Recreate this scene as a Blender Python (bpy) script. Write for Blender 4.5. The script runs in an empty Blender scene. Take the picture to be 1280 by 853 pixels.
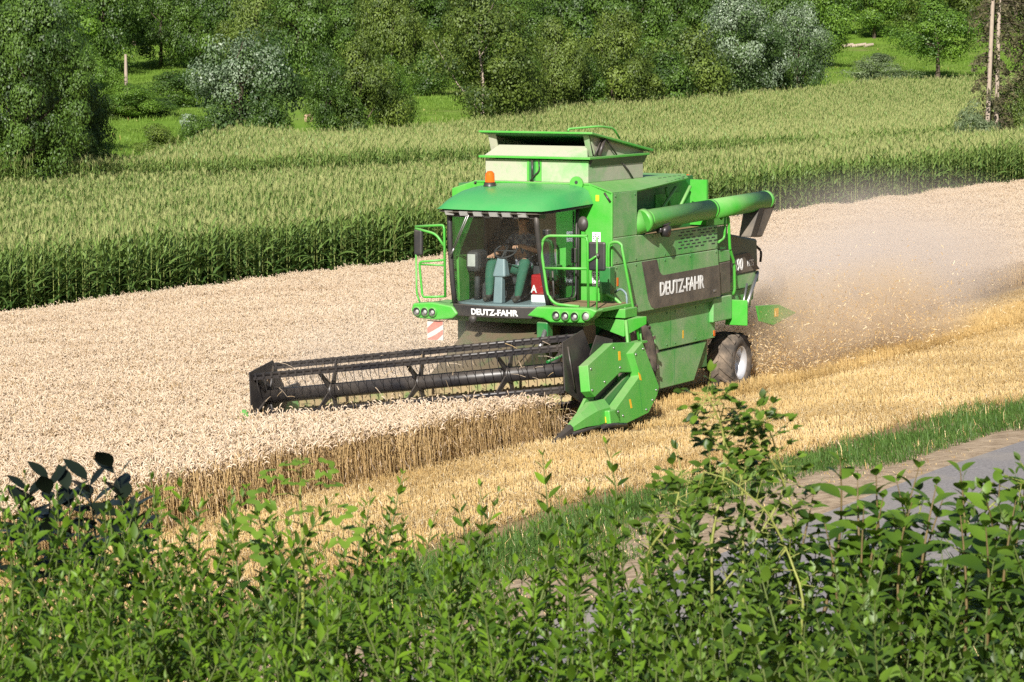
import bpy, bmesh, math, random
import numpy as np
from mathutils import Vector, Matrix, Euler
C = bpy.context.scene.collection
R = math.radians
rng = np.random.default_rng(7)
random.seed(7)

# ------------------------------------------------------------------ survey of the place
# The camera stands at the world origin on a bank; X right, Y away over the valley, Z up.
FOC, CX, CY, YH = 3600.0, 640.0, 426.5, 50.0          # focal length and horizon, in photo pixels
PITCH = math.atan((CY - YH) / FOC)
PSI = R(27.8)                                          # heading of the harvester and the crop rows
O = np.array([1.18, 49.4, -6.41])                      # ground point under the harvester's front axle
FX = np.array([-math.sin(PSI), -math.cos(PSI), 0.0])   # harvester forward
FY = np.array([math.cos(PSI), -math.sin(PSI), 0.0])    # harvester left
ROTZ = math.atan2(FX[1], FX[0])

def at(px, py, D):
    """world point on the sight line of a photo pixel, D metres away"""
    u = (px - CX) / FOC; v = (CY - py) / FOC
    c, s = math.cos(PITCH), math.sin(PITCH)
    r = np.array([u, c + v * s, -s + v * c])
    return r * (D / r[1])
def project(w):
    w = np.asarray(w, float); c, s = math.cos(PITCH), math.sin(PITCH)
    d = w[..., 1] * c - w[..., 2] * s; up = w[..., 1] * s + w[..., 2] * c
    return CX + FOC * w[..., 0] / d, CY - FOC * up / d
def mach(x, y):
    """harvester/row coordinates (x forward, y left) -> world X, Y"""
    return O[0] + x * FX[0] + y * FY[0], O[1] + x * FX[1] + y * FY[1]
def to_mach(X, Y):
    dx, dy = X - O[0], Y - O[1]
    return dx * FX[0] + dy * FX[1], dx * FY[0] + dy * FY[1]

# ------------------------------------------------------------------ terrain
def near_profile(x, y):
    z = -0.06 + 0.125 * np.clip(y, -6, 9.2) + 0.02 * np.clip(x, -6, 14)
    z = z + 0.05 * np.clip(y + 6, -40, 0) 
    z = z + np.interp(y, [9.2, 11.2, 14.8, 15.6, 18.2, 22.0, 30.0], [0, 0.22, 0.30, 0.55, 2.05, 3.35, 5.0])
    return z
far_pts = [(0,390,97),(265,358,107),(530,322,117),(745,293,128),(960,265,140),(1280,225,160),(-300,430,86),(1600,190,175)]
ctl = [tuple(at(*p)) for p in far_pts]
def canopy(px, py, D):
    p = at(px, py, D); return (p[0], p[1], p[2] - 2.5)
ctl += [canopy(*p) for p in [(-200,222,145),(30,212,150),(300,203,158),(600,196,166),(900,180,172),(1200,163,180),(1500,140,190),
                             (150,197,172),(300,170,212),(600,150,240),(850,124,270),(1100,101,300),(1350,92,305)]]
ctl += [tuple(at(*p)) for p in [(150,182,207),(150,155,252),(-150,168,240),(560,135,270),(560,112,310),(1080,96,326),(1080,58,400),(1300,60,390),
                                (300,120,320),(800,95,330),(-150,110,330),(100,105,330)]]
for xx in (-60, -36, -18, 0, 14, 26):
    for yy in (-14, -9, -4, 2, 8):
        X, Y = mach(xx, yy); ctl.append((X, Y, O[2] + float(near_profile(np.array(xx), np.array(yy)))))
for X, Y, z in ((-90,480,11),(0,480,11),(90,480,13),(-200,300,3),(200,300,2),(-110,120,-10),(-70,60,-8),(150,480,14),(-90,620,26),(90,620,28)):
    ctl.append((X, Y, z))
ctl = np.array(ctl); SC = 100.0
def _tps_fit(p):
    n = len(p); q = p[:, :2] / SC
    d = np.linalg.norm(q[:, None] - q[None], axis=2)
    K = np.where(d > 0, d * d * np.log(np.maximum(d, 1e-9)), 0) + np.eye(n) * 0.004
    Pm = np.hstack([np.ones((n, 1)), q])
    A = np.zeros((n + 3, n + 3)); A[:n, :n] = K; A[:n, n:] = Pm; A[n:, :n] = Pm.T
    b = np.zeros(n + 3); b[:n] = p[:, 2]
    return np.linalg.solve(A, b)
_W = _tps_fit(ctl)
def smooth(a, b, t):
    t = np.clip((t - a) / (b - a), 0, 1); return t * t * (3 - 2 * t)
def ground(X, Y):
    X = np.asarray(X, float); Y = np.asarray(Y, float); sh = X.shape
    q = np.stack([X.ravel(), Y.ravel()], 1) / SC; n = len(ctl); zf = np.empty(len(q))
    for i in range(0, len(q), 20000):
        qq = q[i:i + 20000]
        d = np.linalg.norm(qq[:, None] - ctl[None, :, :2] / SC, axis=2)
        zf[i:i + 20000] = np.where(d > 0, d * d * np.log(np.maximum(d, 1e-9)), 0) @ _W[:n] + _W[n] + qq @ _W[n + 1:]
    zf = zf.reshape(sh)
    x, y = to_mach(X, Y)
    zn = O[2] + near_profile(x, y)
    w = smooth(-16, -7, y) * smooth(-60, -30, x)          # 1 = near profile
    w = np.maximum(w, smooth(3, 7, y))
    return zn * w + zf * (1 - w)
def gz(X, Y): return float(ground(np.array([X]), np.array([Y]))[0])
def on_ground(px, py, lo=15, hi=700, lift=0.0):
    """where a sight line meets the terrain"""
    D = np.linspace(lo, hi, 6000); r = at(px, py, 1.0)
    P = r[None] * D[:, None]
    k = np.argmax(P[:, 2] < ground(P[:, 0], P[:, 1]) + lift)
    return P[k]

# ------------------------------------------------------------------ object helpers
def tag(o, label=None, cat=None, group=None, kind=None):
    if label: o['label'] = label
    if cat: o['category'] = cat
    if group: o['group'] = group
    if kind: o['kind'] = kind
    return o
def empty(name, loc=(0, 0, 0), rz=0.0, parent=None):
    o = bpy.data.objects.new(name, None); C.objects.link(o); o.empty_display_size = 0.2
    o.location = loc; o.rotation_euler = (0, 0, rz); o.parent = parent
    return o
def link(name, me, parent=None, coll=None):
    o = bpy.data.objects.new(name, me); (coll or C).objects.link(o); o.parent = parent
    return o
def np_mesh(name, V, Fq, mats, mi=None, col=None, smooth_=False):
    """mesh from numpy: V (n,3), Fq list of (m,k) index arrays"""
    V = np.ascontiguousarray(V, np.float32)
    Fs = [np.asarray(f, np.int32) for f in (Fq if isinstance(Fq, list) else [Fq]) if len(f)]
    me = bpy.data.meshes.new(name); me.vertices.add(len(V)); me.vertices.foreach_set('co', V.ravel())
    loops = np.concatenate([f.ravel() for f in Fs]); sizes = np.concatenate([np.full(len(f), f.shape[1]) for f in Fs])
    me.loops.add(len(loops)); me.loops.foreach_set('vertex_index', loops)
    st = np.concatenate([[0], np.cumsum(sizes)[:-1]]).astype(np.int32)
    me.polygons.add(len(sizes)); me.polygons.foreach_set('loop_start', st); me.polygons.foreach_set('loop_total', sizes.astype(np.int32))
    for m in mats: me.materials.append(m)
    if mi is not None: me.polygons.foreach_set('material_index', np.asarray(mi, np.int32))
    if smooth_: me.polygons.foreach_set('use_smooth', np.ones(len(sizes), bool))
    if col is not None:                                     # per-vertex tint factor
        a = me.attributes.new('tint', 'FLOAT', 'POINT'); a.data.foreach_set('value', np.asarray(col, np.float32))
    me.update(calc_edges=True); me.validate()
    return me

# ------------------------------------------------------------------ materials
class NT:
    def __init__(s, name):
        s.m = bpy.data.materials.new(name); s.m.use_nodes = True; s.t = s.m.node_tree; s.n = s.t.nodes; s.n.clear()
        s.out = s.n.new('ShaderNodeOutputMaterial')
    def add(s, typ, **kw):
        n = s.n.new(typ)
        for k, v in kw.items(): setattr(n, k, v)
        return n
    def link(s, a, b): s.t.links.new(a, b)
    def noise(s, scale, detail=4, rough=0.6, coord='Object', vec=None):
        n = s.add('ShaderNodeTexNoise'); n.inputs['Scale'].default_value = scale; n.inputs['Detail'].default_value = detail
        n.inputs['Roughness'].default_value = rough
        if vec is None:
            tc = s.add('ShaderNodeTexCoord'); vec = tc.outputs[coord]
        s.link(vec, n.inputs['Vector']); return n
    def ramp(s, fac, stops):
        r = s.add('ShaderNodeValToRGB'); e = r.color_ramp.elements
        while len(e) < len(stops): e.new(0.5)
        for i, (p, c) in enumerate(stops): e[i].position = p; e[i].color = (*c, 1) if len(c) == 3 else c
        s.link(fac, r.inputs[0]); return r
    def mix(s, fac, a, b, mode='MIX'):
        m = s.add('ShaderNodeMix', data_type='RGBA', blend_type=mode)
        for v, i in ((fac, 0), (a, 6), (b, 7)):
            if hasattr(v, 'is_output') or isinstance(v, bpy.types.NodeSocket): s.link(v, m.inputs[i])
            elif i == 0: m.inputs[0].default_value = v
            else: m.inputs[i].default_value = (*v, 1)
        return m.outputs[2]
    def math(s, op, a, b=None, clamp=False):
        m = s.add('ShaderNodeMath', operation=op, use_clamp=clamp)
        for i, v in enumerate((a, b)):
            if v is None: continue
            if isinstance(v, bpy.types.NodeSocket): s.link(v, m.inputs[i])
            else: m.inputs[i].default_value = v
        return m.outputs[0]
    def bsdf(s, col, rough=0.6, metal=0.0, bump=None, bstr=0.3, bdist=0.02, spec=0.5):
        b = s.add('ShaderNodeBsdfPrincipled')
        if isinstance(col, bpy.types.NodeSocket): s.link(col, b.inputs['Base Color'])
        else: b.inputs['Base Color'].default_value = (*col, 1)
        if isinstance(rough, bpy.types.NodeSocket): s.link(rough, b.inputs['Roughness'])
        else: b.inputs['Roughness'].default_value = rough
        b.inputs['Metallic'].default_value = metal; b.inputs['Specular IOR Level'].default_value = spec
        if bump is not None:
            bn = s.add('ShaderNodeBump'); bn.inputs['Strength'].default_value = bstr; bn.inputs['Distance'].default_value = bdist
            s.link(bump, bn.inputs['Height']); s.link(bn.outputs[0], b.inputs['Normal'])
        s.link(b.outputs[0], s.out.inputs[0]); s.b = b; return b
def simple(name, col, rough=0.6, metal=0.0, var=0.12, scale=6.0, spec=0.5):
    t = NT(name); n = t.noise(scale, 5)
    c = t.mix(n.outputs[0], tuple(max(0, v * (1 - var * 2)) for v in col), tuple(min(1, v * (1 + var)) for v in col))
    t.bsdf(c, rough, metal, spec=spec); return t.m
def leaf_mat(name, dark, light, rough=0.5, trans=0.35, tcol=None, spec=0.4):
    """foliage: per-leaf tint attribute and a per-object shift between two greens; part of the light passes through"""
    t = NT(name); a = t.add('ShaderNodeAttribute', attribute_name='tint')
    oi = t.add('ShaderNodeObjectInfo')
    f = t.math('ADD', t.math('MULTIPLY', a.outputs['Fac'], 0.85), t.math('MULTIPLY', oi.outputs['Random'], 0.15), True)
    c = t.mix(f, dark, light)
    b = t.add('ShaderNodeBsdfPrincipled'); t.link(c, b.inputs['Base Color']); b.inputs['Roughness'].default_value = rough
    b.inputs['Specular IOR Level'].default_value = spec
    tr = t.add('ShaderNodeBsdfTranslucent')
    t.link(t.mix(0.65, c, tcol or (light[0] * 1.3, light[1] * 1.2, light[2] * 0.4)), tr.inputs[0])
    mx = t.add('ShaderNodeMixShader'); mx.inputs[0].default_value = trans
    t.link(b.outputs[0], mx.inputs[1]); t.link(tr.outputs[0], mx.inputs[2]); t.link(mx.outputs[0], t.out.inputs[0])
    return t.m
def tint_mat(name, stops, rough=0.8, trans=0.0, var_scale=None, var=None):
    """dry plant matter coloured by the tint attribute"""
    t = NT(name); a = t.add('ShaderNodeAttribute', attribute_name='tint')
    c = t.ramp(a.outputs['Fac'], stops).outputs[0]
    if var_scale:
        g = t.add('ShaderNodeNewGeometry'); n = t.noise(var_scale, 3, vec=g.outputs['Position'])
        c = t.mix(t.ramp(n.outputs[0], [(0.35, (0, 0, 0)), (0.7, (1, 1, 1))]).outputs[0], c, var, 'MULTIPLY')
    b = t.add('ShaderNodeBsdfPrincipled'); t.link(c, b.inputs['Base Color']); b.inputs['Roughness'].default_value = rough
    b.inputs['Specular IOR Level'].default_value = 0.25
    if trans:
        tr = t.add('ShaderNodeBsdfTranslucent'); t.link(c, tr.inputs[0]); mx = t.add('ShaderNodeMixShader'); mx.inputs[0].default_value = trans
        t.link(b.outputs[0], mx.inputs[1]); t.link(tr.outputs[0], mx.inputs[2]); t.link(mx.outputs[0], t.out.inputs[0])
    else: t.link(b.outputs[0], t.out.inputs[0])
    return t.m

# ------------------------------------------------------------------ scattering of uncountable stuff (geometry nodes)
def scatter(name, P, rot, scl, idx, protos, label=None):
    coll = bpy.data.collections.new(name + '_source')
    for k, me in enumerate(protos):
        o = bpy.data.objects.new('%s_source_%03d' % (name, k), me); coll.objects.link(o)
    n = len(P); me = bpy.data.meshes.new(name); me.vertices.add(n); me.vertices.foreach_set('co', np.ascontiguousarray(P, np.float32).ravel())
    a = me.attributes.new('rot', 'FLOAT_VECTOR', 'POINT'); a.data.foreach_set('vector', np.ascontiguousarray(rot, np.float32).ravel())
    a = me.attributes.new('scl', 'FLOAT_VECTOR', 'POINT'); a.data.foreach_set('vector', np.ascontiguousarray(scl, np.float32).ravel())
    a = me.attributes.new('pick', 'INT', 'POINT'); a.data.foreach_set('value', np.asarray(idx, np.int32))
    o = link(name, me); tag(o, label, None, None, 'stuff')
    g = bpy.data.node_groups.new(name, 'GeometryNodeTree')
    g.interface.new_socket('Geometry', in_out='INPUT', socket_type='NodeSocketGeometry')
    g.interface.new_socket('Geometry', in_out='OUTPUT', socket_type='NodeSocketGeometry')
    N = g.nodes; L = g.links.new
    gi, go = N.new('NodeGroupInput'), N.new('NodeGroupOutput')
    ci = N.new('GeometryNodeCollectionInfo'); ci.inputs['Collection'].default_value = coll
    ci.inputs['Separate Children'].default_value = True; ci.inputs['Reset Children'].default_value = True
    ip = N.new('GeometryNodeInstanceOnPoints'); ip.inputs['Pick Instance'].default_value = True
    def named(nm, typ):
        q = N.new('GeometryNodeInputNamedAttribute'); q.data_type = typ; q.inputs['Name'].default_value = nm
        return next(s for s in q.outputs if s.enabled and s.name == 'Attribute')
    e2r = N.new('FunctionNodeEulerToRotation')
    L(named('rot', 'FLOAT_VECTOR'), e2r.inputs[0]); L(e2r.outputs[0], ip.inputs['Rotation'])
    L(named('scl', 'FLOAT_VECTOR'), ip.inputs['Scale']); L(named('pick', 'INT'), ip.inputs['Instance Index'])
    L(gi.outputs[0], ip.inputs['Points']); L(ci.outputs[0], ip.inputs['Instance']); L(ip.outputs[0], go.inputs[0])
    md = o.modifiers.new('Scatter', 'NODES'); md.node_group = g
    return o
def slope_rot(X, Y, rz):
    """euler angles that lay a patch on the terrain, turned by rz about its own axis"""
    e = 0.6
    sx = (ground(X + e, Y) - ground(X - e, Y)) / (2 * e); sy = (ground(X, Y + e) - ground(X, Y - e)) / (2 * e)
    out = np.empty((len(X), 3))
    for i in range(len(X)):
        m = Matrix(((1, 0, -sx[i]), (0, 1, -sy[i]), (sx[i], sy[i], 1)))
        m.col[0].normalize(); n_ = Vector((-sx[i], -sy[i], 1)).normalized(); xa = Vector((1, 0, sx[i])).normalized(); ya = n_.cross(xa)
        M = Matrix((xa, ya, n_)).transposed() @ Matrix.Rotation(rz[i], 3, 'Z')
        out[i] = M.to_euler()
    return out
# ------------------------------------------------------------------ plant geometry pieces (numpy)
def ring_tube(path, rad, sides=3, close_tip=True):
    """tube round a polyline; returns verts, quads"""
    path = np.asarray(path, float); n = len(path); rad = np.broadcast_to(rad, n)
    d = np.gradient(path, axis=0); d /= np.linalg.norm(d, axis=1)[:, None] + 1e-9
    ref = np.where(np.abs(d[:, 2:3]) > 0.9, [[1., 0, 0]], [[0, 0, 1.]])
    u = np.cross(d, ref); u /= np.linalg.norm(u, axis=1)[:, None]; v = np.cross(d, u)
    a = np.arange(sides) * 2 * math.pi / sides
    V = path[:, None] + rad[:, None, None] * (np.cos(a)[None, :, None] * u[:, None] + np.sin(a)[None, :, None] * v[:, None])
    i = np.arange(n - 1)[:, None] * sides; j = np.arange(sides)[None]; j2 = (j + 1) % sides
    F = np.stack([i + j, i + j2, i + sides + j2, i + sides + j], -1).reshape(-1, 4)
    return V.reshape(-1, 3), F
def ribbon(path, width, side):
    path = np.asarray(path, float); width = np.asarray(width)[:, None]
    V = np.stack([path - side * width / 2, path + side * width / 2], 1).reshape(-1, 3)
    i = np.arange(len(path) - 1) * 2
    return V, np.stack([i, i + 1, i + 3, i + 2], -1)
class Acc:
    def __init__(s): s.V = []; s.F = []; s.T = []; s.M = []; s.n = 0
    def add(s, VF, tint, mat=0):
        V, F = VF; s.V.append(V); s.F.append(F + s.n); s.n += len(V)
        s.T.append(np.broadcast_to(np.asarray(tint, float), len(V))); s.M.append(np.full(len(F), mat))
    def mesh(s, name, mats, smooth_=False):
        return np_mesh(name, np.concatenate(s.V), np.concatenate(s.F), mats, np.concatenate(s.M), np.concatenate(s.T), smooth_)

# ------------------------------------------------------------------ crops: wheat, stubble, grass
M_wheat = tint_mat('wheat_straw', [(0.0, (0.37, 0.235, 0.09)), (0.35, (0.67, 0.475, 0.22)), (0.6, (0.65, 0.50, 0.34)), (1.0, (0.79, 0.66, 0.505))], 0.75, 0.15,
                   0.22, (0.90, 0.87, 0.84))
def wheat_patch(seed, n=520, size=1.0):
    r = np.random.default_rng(seed); A = Acc()
    for i in range(n):
        x, y = r.uniform(-size / 2, size / 2, 2); h = r.normal(0.69, 0.055) + 0.03 * math.sin(x * 5 + seed) * math.cos(y * 4); az = r.uniform(0, 2 * math.pi); ln = abs(r.normal(0.05, 0.05))
        dv = np.array([math.cos(az), math.sin(az), 0]); b = np.array([x, y, -0.05])
        top = b + np.array([0, 0, h]) + dv * ln
        path = np.array([b, b + np.array([0, 0, 0.55 * h]) + dv * ln * 0.25, top])
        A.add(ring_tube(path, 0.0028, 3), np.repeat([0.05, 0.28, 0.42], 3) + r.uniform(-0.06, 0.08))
        nod = r.uniform(0.2, 2.4); L = r.uniform(0.075, 0.105); p = top.copy(); pts = [p.copy()]; ang = 0.25
        for k in range(4):
            ang += nod / 4; p = p + (dv * math.sin(ang) + np.array([0, 0, math.cos(ang)])) * L / 4; pts.append(p.copy())
        t = r.uniform(0.55, 1.0)
        A.add(ring_tube(np.array(pts), np.array([0.0035, 0.0085, 0.0098, 0.008, 0.0018]), 4), t)
        for k in range(1 if r.random() < 0.7 else 2):                       # dry leaves
            z0 = r.uniform(0.15, 0.75) * h; a2 = r.uniform(0, 6.28); d2 = np.array([math.cos(a2), math.sin(a2), 0]); l2 = r.uniform(0.10, 0.2)
            q = b + np.array([0, 0, z0])
            P = np.array([q, q + d2 * l2 * 0.4 + np.array([0, 0, 0.05]), q + d2 * l2 * 0.8 + np.array([0, 0, -0.03])])
            A.add(ribbon(P, [0.008, 0.010, 0.003], np.cross(d2, [0, 0, 1.])), r.uniform(0.2, 0.7))
    return A.mesh('wheat', [M_wheat])
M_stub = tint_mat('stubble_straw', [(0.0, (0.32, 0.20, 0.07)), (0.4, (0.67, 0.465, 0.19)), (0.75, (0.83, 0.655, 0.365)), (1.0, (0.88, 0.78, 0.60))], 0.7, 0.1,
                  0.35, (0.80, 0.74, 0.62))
def stubble_patch(seed, n=240, lit=260, hmin=0.09, hmax=0.17, tb=0.0):
    r = np.random.default_rng(seed); A = Acc()
    for i in range(n):
        row = r.integers(0, 7); y = (row + 0.5) / 7 - 0.5 + r.normal(0, 0.018); x = r.uniform(-0.5, 0.5)
        h = r.uniform(hmin, hmax); b = np.array([x, y, -0.03]); t = b + np.array([r.normal(0, 0.02), r.normal(0, 0.02), h])
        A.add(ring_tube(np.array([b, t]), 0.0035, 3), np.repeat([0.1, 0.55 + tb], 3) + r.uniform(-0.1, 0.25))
    for i in range(lit):
        c = np.array([r.uniform(-0.55, 0.55), r.uniform(-0.55, 0.55), r.uniform(0.01, 0.6 * hmax)]); a = r.uniform(0, 6.28); l = r.uniform(0.04, 0.22)
        d = np.array([math.cos(a), math.sin(a), r.normal(0, 0.25)]) * l / 2
        m = c + np.array([0, 0, r.uniform(0, 0.02)])
        A.add(ribbon(np.array([c - d, m, c + d]), np.array([1, 1.2, 0.7]) * r.uniform(0.004, 0.010), np.cross(d / l * 2, [0, 0, 1.])), r.uniform(0.3, 1.0) + tb)
    return A.mesh('stubble', [M_stub])
M_grass = leaf_mat('grass_blades', (0.030, 0.080, 0.012), (0.13, 0.235, 0.045), 0.55, 0.3)
M_meadow = leaf_mat('meadow_blades', (0.095, 0.190, 0.022), (0.250, 0.370, 0.055), 0.6, 0.3)
def grass_patch(seed, n=650, hm=0.125, dry=0.03, mat=None):
    r = np.random.default_rng(seed); A = Acc()
    for i in range(n):
        b = np.array([r.uniform(-0.55, 0.55), r.uniform(-0.55, 0.55), -0.02]); a = r.uniform(0, 6.28); d = np.array([math.cos(a), math.sin(a), 0])
        h = r.gamma(5, hm / 5); bend = r.uniform(0.15, 0.8) * h
        P = np.array([b, b + np.array([0, 0, h * 0.6]) + d * bend * 0.3, b + np.array([0, 0, h * (0.95 - 0.25 * r.random())]) + d * bend])
        A.add(ribbon(P, [0.007, 0.008, 0.0015], np.cross(d, [0, 0, 1.])), np.array([0.1, 0.1, 0.4, 0.4, 0.6, 0.6]) + r.uniform(-0.1, 0.4), 1 if r.random() < dry else 0)
    return A.mesh('grass', [mat or M_grass, M_stub])

# boundary lines of the fields, surveyed on the terrain
EDGE = np.array([on_ground(px, py, 30, 400, 0.66) for px, py in ((-420, 445), (-200, 417), (0, 390), (130, 375), (265, 358), (400, 339), (530, 322), (745, 293), (960, 265), (1120, 245), (1280, 225), (1500, 197))])
EDGE = np.vstack([EDGE, EDGE[-1] + (EDGE[-1] - EDGE[-2]) * np.array([[8.0], [16.0]])])
def edge_Y(X): return np.interp(X, EDGE[:, 0], EDGE[:, 1])
def verge_y(x): return np.interp(x, [-30, 5, 12.7, 18, 40], [12.0, 9.55, 8.35, 8.15, 8.0])
WHEAT_Y, LANE_Y, CUT_X = 2.84, -3.15, 5.60                # standing edge, far edge of the cut lane, where the knife is now

def grid_points(x0, x1, y0, y1, step, margin=170, jit=0.12):
    gx, gy = np.meshgrid(np.arange(x0, x1, step), np.arange(y0, y1, step)); gx, gy = gx.ravel(), gy.ravel()
    gx = gx + rng.uniform(-jit, jit, len(gx))
    X, Y = mach(gx, gy); Z = ground(X, Y)
    px, py = project(np.stack([X, Y, Z], 1))
    k = (Y > 12) & (px > -margin) & (px < 1280 + margin) & (py > 0) & (py < 900)
    return gx[k], gy[k], X[k], Y[k], Z[k]
def lay(name, pts, keep, protos, label, flip=4, smin=0.92, smax=1.08):
    gx, gy, X, Y, Z = (p[keep] for p in pts); n = len(X)
    rz = ROTZ + (rng.integers(0, flip, n) * (2 * math.pi / flip))
    s = rng.uniform(smin, smax, n); sc = np.stack([np.ones(n), np.ones(n), s], 1)
    return scatter(name, np.stack([X, Y, Z], 1), slope_rot(X, Y, rz), sc, rng.integers(0, len(protos), n), protos, label)

pts = grid_points(-190, 24, -75, 3.2, 1.0)
gx, gy, X, Y, Z = pts
wheat_in = ((gx > CUT_X) & (gy + 0.5 < WHEAT_Y + 0.05)) | ((gx <= CUT_X) & (gy + 0.5 < LANE_Y))
wheat_in &= Y < edge_Y(X) - 1.3
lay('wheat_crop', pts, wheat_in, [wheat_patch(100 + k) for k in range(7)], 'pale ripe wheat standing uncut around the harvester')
pts = grid_points(-60, 26, -4, 13, 1.0)
gx, gy, X, Y, Z = pts
cut = (((gx > CUT_X) & (gy - 0.5 > WHEAT_Y - 0.45)) | ((gx <= CUT_X - 0.6) & (gy - 0.5 > LANE_Y - 0.2))) & (gy + 0.3 < verge_y(gx))
ridge = cut & (gy > 0.4) & (gy < 2.7) & (gx < 4)
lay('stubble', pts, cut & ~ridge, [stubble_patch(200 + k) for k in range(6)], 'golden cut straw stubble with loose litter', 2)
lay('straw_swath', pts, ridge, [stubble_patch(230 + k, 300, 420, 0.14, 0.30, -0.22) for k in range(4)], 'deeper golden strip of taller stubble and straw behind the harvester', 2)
pts = grid_points(-25, 28, 6.5, 11.6, 0.7)
gx, gy, X, Y, Z = pts
nz = 0.35 * np.sin(gx * 1.7) + 0.25 * np.sin(gx * 0.63 + 1) + rng.uniform(-0.35, 0.35, len(gx))
verge = (gy > verge_y(gx) + 0.1 + nz * 0.6) & (gy < verge_y(gx) + 1.5 + nz)
lay('verge_grass', pts, verge, [grass_patch(300 + k) for k in range(5)], 'rough green grass verge between stubble and track', 4, 0.6, 1.5)
dry = (gy > verge_y(gx) + 1.2) & (gy < 11.2) & ~verge & (rng.random(len(gx)) < 0.75)
lay('dry_grass', pts, dry, [grass_patch(330 + k, 130, 0.06, 0.8) for k in range(3)], 'sparse dry grass on the bare soil beside the track', 4, 0.5, 1.2)
pts = grid_points(10, 44, 15.0, 22.0, 0.8, 260)
gx, gy, X, Y, Z = pts
lay('bank_grass', pts, np.ones(len(gx), bool), [grass_patch(360 + k, 420, 0.25, 0.05) for k in range(3)], 'long green grass on the bank below the hedge', 4, 0.7, 1.6)

# ------------------------------------------------------------------ maize
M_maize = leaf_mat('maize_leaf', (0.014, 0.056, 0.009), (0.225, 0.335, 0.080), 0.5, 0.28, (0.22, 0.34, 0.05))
M_tassel = tint_mat('maize_tassel', [(0, (0.25, 0.31, 0.09)), (1, (0.46, 0.46, 0.19))], 0.8, 0.2)
M_stalk = tint_mat('maize_stalk', [(0, (0.12, 0.17, 0.03)), (1, (0.34, 0.38, 0.12))], 0.7)
def maize_plant(A, r, x, y, far=False):
    H = r.normal(2.5, 0.16); b = np.array([x, y, -0.05]); az = r.uniform(0, math.pi)
    A.add(ring_tube(np.array([b, b + np.array([r.normal(0, .02), r.normal(0, .02), H])]), [0.014, 0.007], 4), np.repeat([0.9, 0.3], 4), 2)
    nl = 11 if far else 15
    for k in range(nl):
        f = (k + 0.5) / nl; z0 = 0.22 + f * (H - 0.30); a = az + (k % 2) * math.pi + r.normal(0, 0.35)
        d = np.array([math.cos(a), math.sin(a), 0]); L = r.uniform(0.74, 1.08) * (1 - 0.5 * abs(f - 0.30) - 0.18 * (f > 0.6)); up = r.uniform(1.0, 1.3) + 0.2 * f
        droop = r.uniform(1.1, 2.5) * (1.15 - 0.75 * f); p = b + np.array([0, 0, z0]); P = [p]; ang = up; m = 4 if far else 6
        for s in range(m):
            ang -= droop / m; p = p + (d * math.cos(ang) + np.array([0, 0, math.sin(ang)])) * L / m; P.append(p)
        w = 0.095 * (1.05 - 0.35 * f) * np.array([0.55, 1, 0.95, 0.6, 0.08] if far else [0.5, 0.9, 1, 0.95, 0.75, 0.45, 0.05]) * r.uniform(0.85, 1.2)
        side = np.cross(d, [0, 0, 1.]) + np.array([0, 0, r.normal(0, 0.35)])
        dead = f < 0.16 and r.random() < 0.6
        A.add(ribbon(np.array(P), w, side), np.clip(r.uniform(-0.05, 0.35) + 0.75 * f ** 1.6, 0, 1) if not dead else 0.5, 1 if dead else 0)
    for k in range(6):                                                     # tassel
        a = r.uniform(0, 6.28); d = np.array([math.cos(a), math.sin(a), 0]) * (0.12 if k else 0.02); q = b + np.array([0, 0, H - 0.02])
        A.add(ribbon(np.array([q, q + d * 0.6 + np.array([0, 0, 0.18]), q + d * 1.2 + np.array([0, 0, 0.28])]), [0.007, 0.011, 0.003], np.array([math.sin(a), -math.cos(a), 0.2])), r.uniform(0.3, 1), 1)
def maize_row(seed, far):
    r = np.random.default_rng(seed); A = Acc()
    for k in range(11): maize_plant(A, r, -0.70 + k * 0.14 + r.normal(0, 0.03), r.normal(0, 0.05), far)
    return A.mesh('maize_row', [M_maize, M_tassel, M_stalk])
# front row: single plants that can be told apart along the field edge
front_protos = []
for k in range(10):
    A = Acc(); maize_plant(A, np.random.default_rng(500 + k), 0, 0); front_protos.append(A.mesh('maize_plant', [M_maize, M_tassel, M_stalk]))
seg = np.linalg.norm(np.diff(EDGE[:, :2], axis=0), axis=1); cum = np.concatenate([[0], np.cumsum(seg)])
def along(s): return np.stack([np.interp(s, cum, EDGE[:, 0]), np.interp(s, cum, EDGE[:, 1])], -1)
s_in = float(np.interp(-20, project(EDGE)[0], cum)); STEP = 0.24
for k in range(300):
    p = along(s_in + k * STEP + rng.normal(0, 0.03)) + rng.normal(0, 0.05, 2)
    o = link('maize_plant', front_protos[k % 10]); o.location = (p[0], p[1], gz(p[0], p[1])); o.rotation_euler = (0, 0, rng.uniform(0, 6.28))
    s = rng.uniform(0.94, 1.1); o.scale = (s, s, s)
    tag(o, 'tall green maize plant with drooping leaves in the front row facing the wheat', 'maize', 'maize plants along the front edge of the cornfield')
s_end = s_in + 300 * STEP
D1 = lambda px: np.interp(px, [-300, 0, 600, 1280, 1600], [138, 141, 163, 181, 190])
D2 = lambda px: np.interp(px, [-300, 60, 150, 230, 300, 400, 600, 850, 1100, 1280, 1600], [150, 158, 168, 182, 200, 218, 241, 270, 298, 304, 310])
edir = np.gradient(along(np.linspace(0, cum[-1], 400)), axis=0)
P = []; RZ = []
S = np.arange(0.8, cum[-1], 1.53)
base = along(S); tang = along(np.minimum(S + 0.5, cum[-1])) - along(S - 0.5); tang /= np.linalg.norm(tang, axis=1)[:, None]
nor = np.stack([-tang[:, 1], tang[:, 0]], 1)
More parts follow.
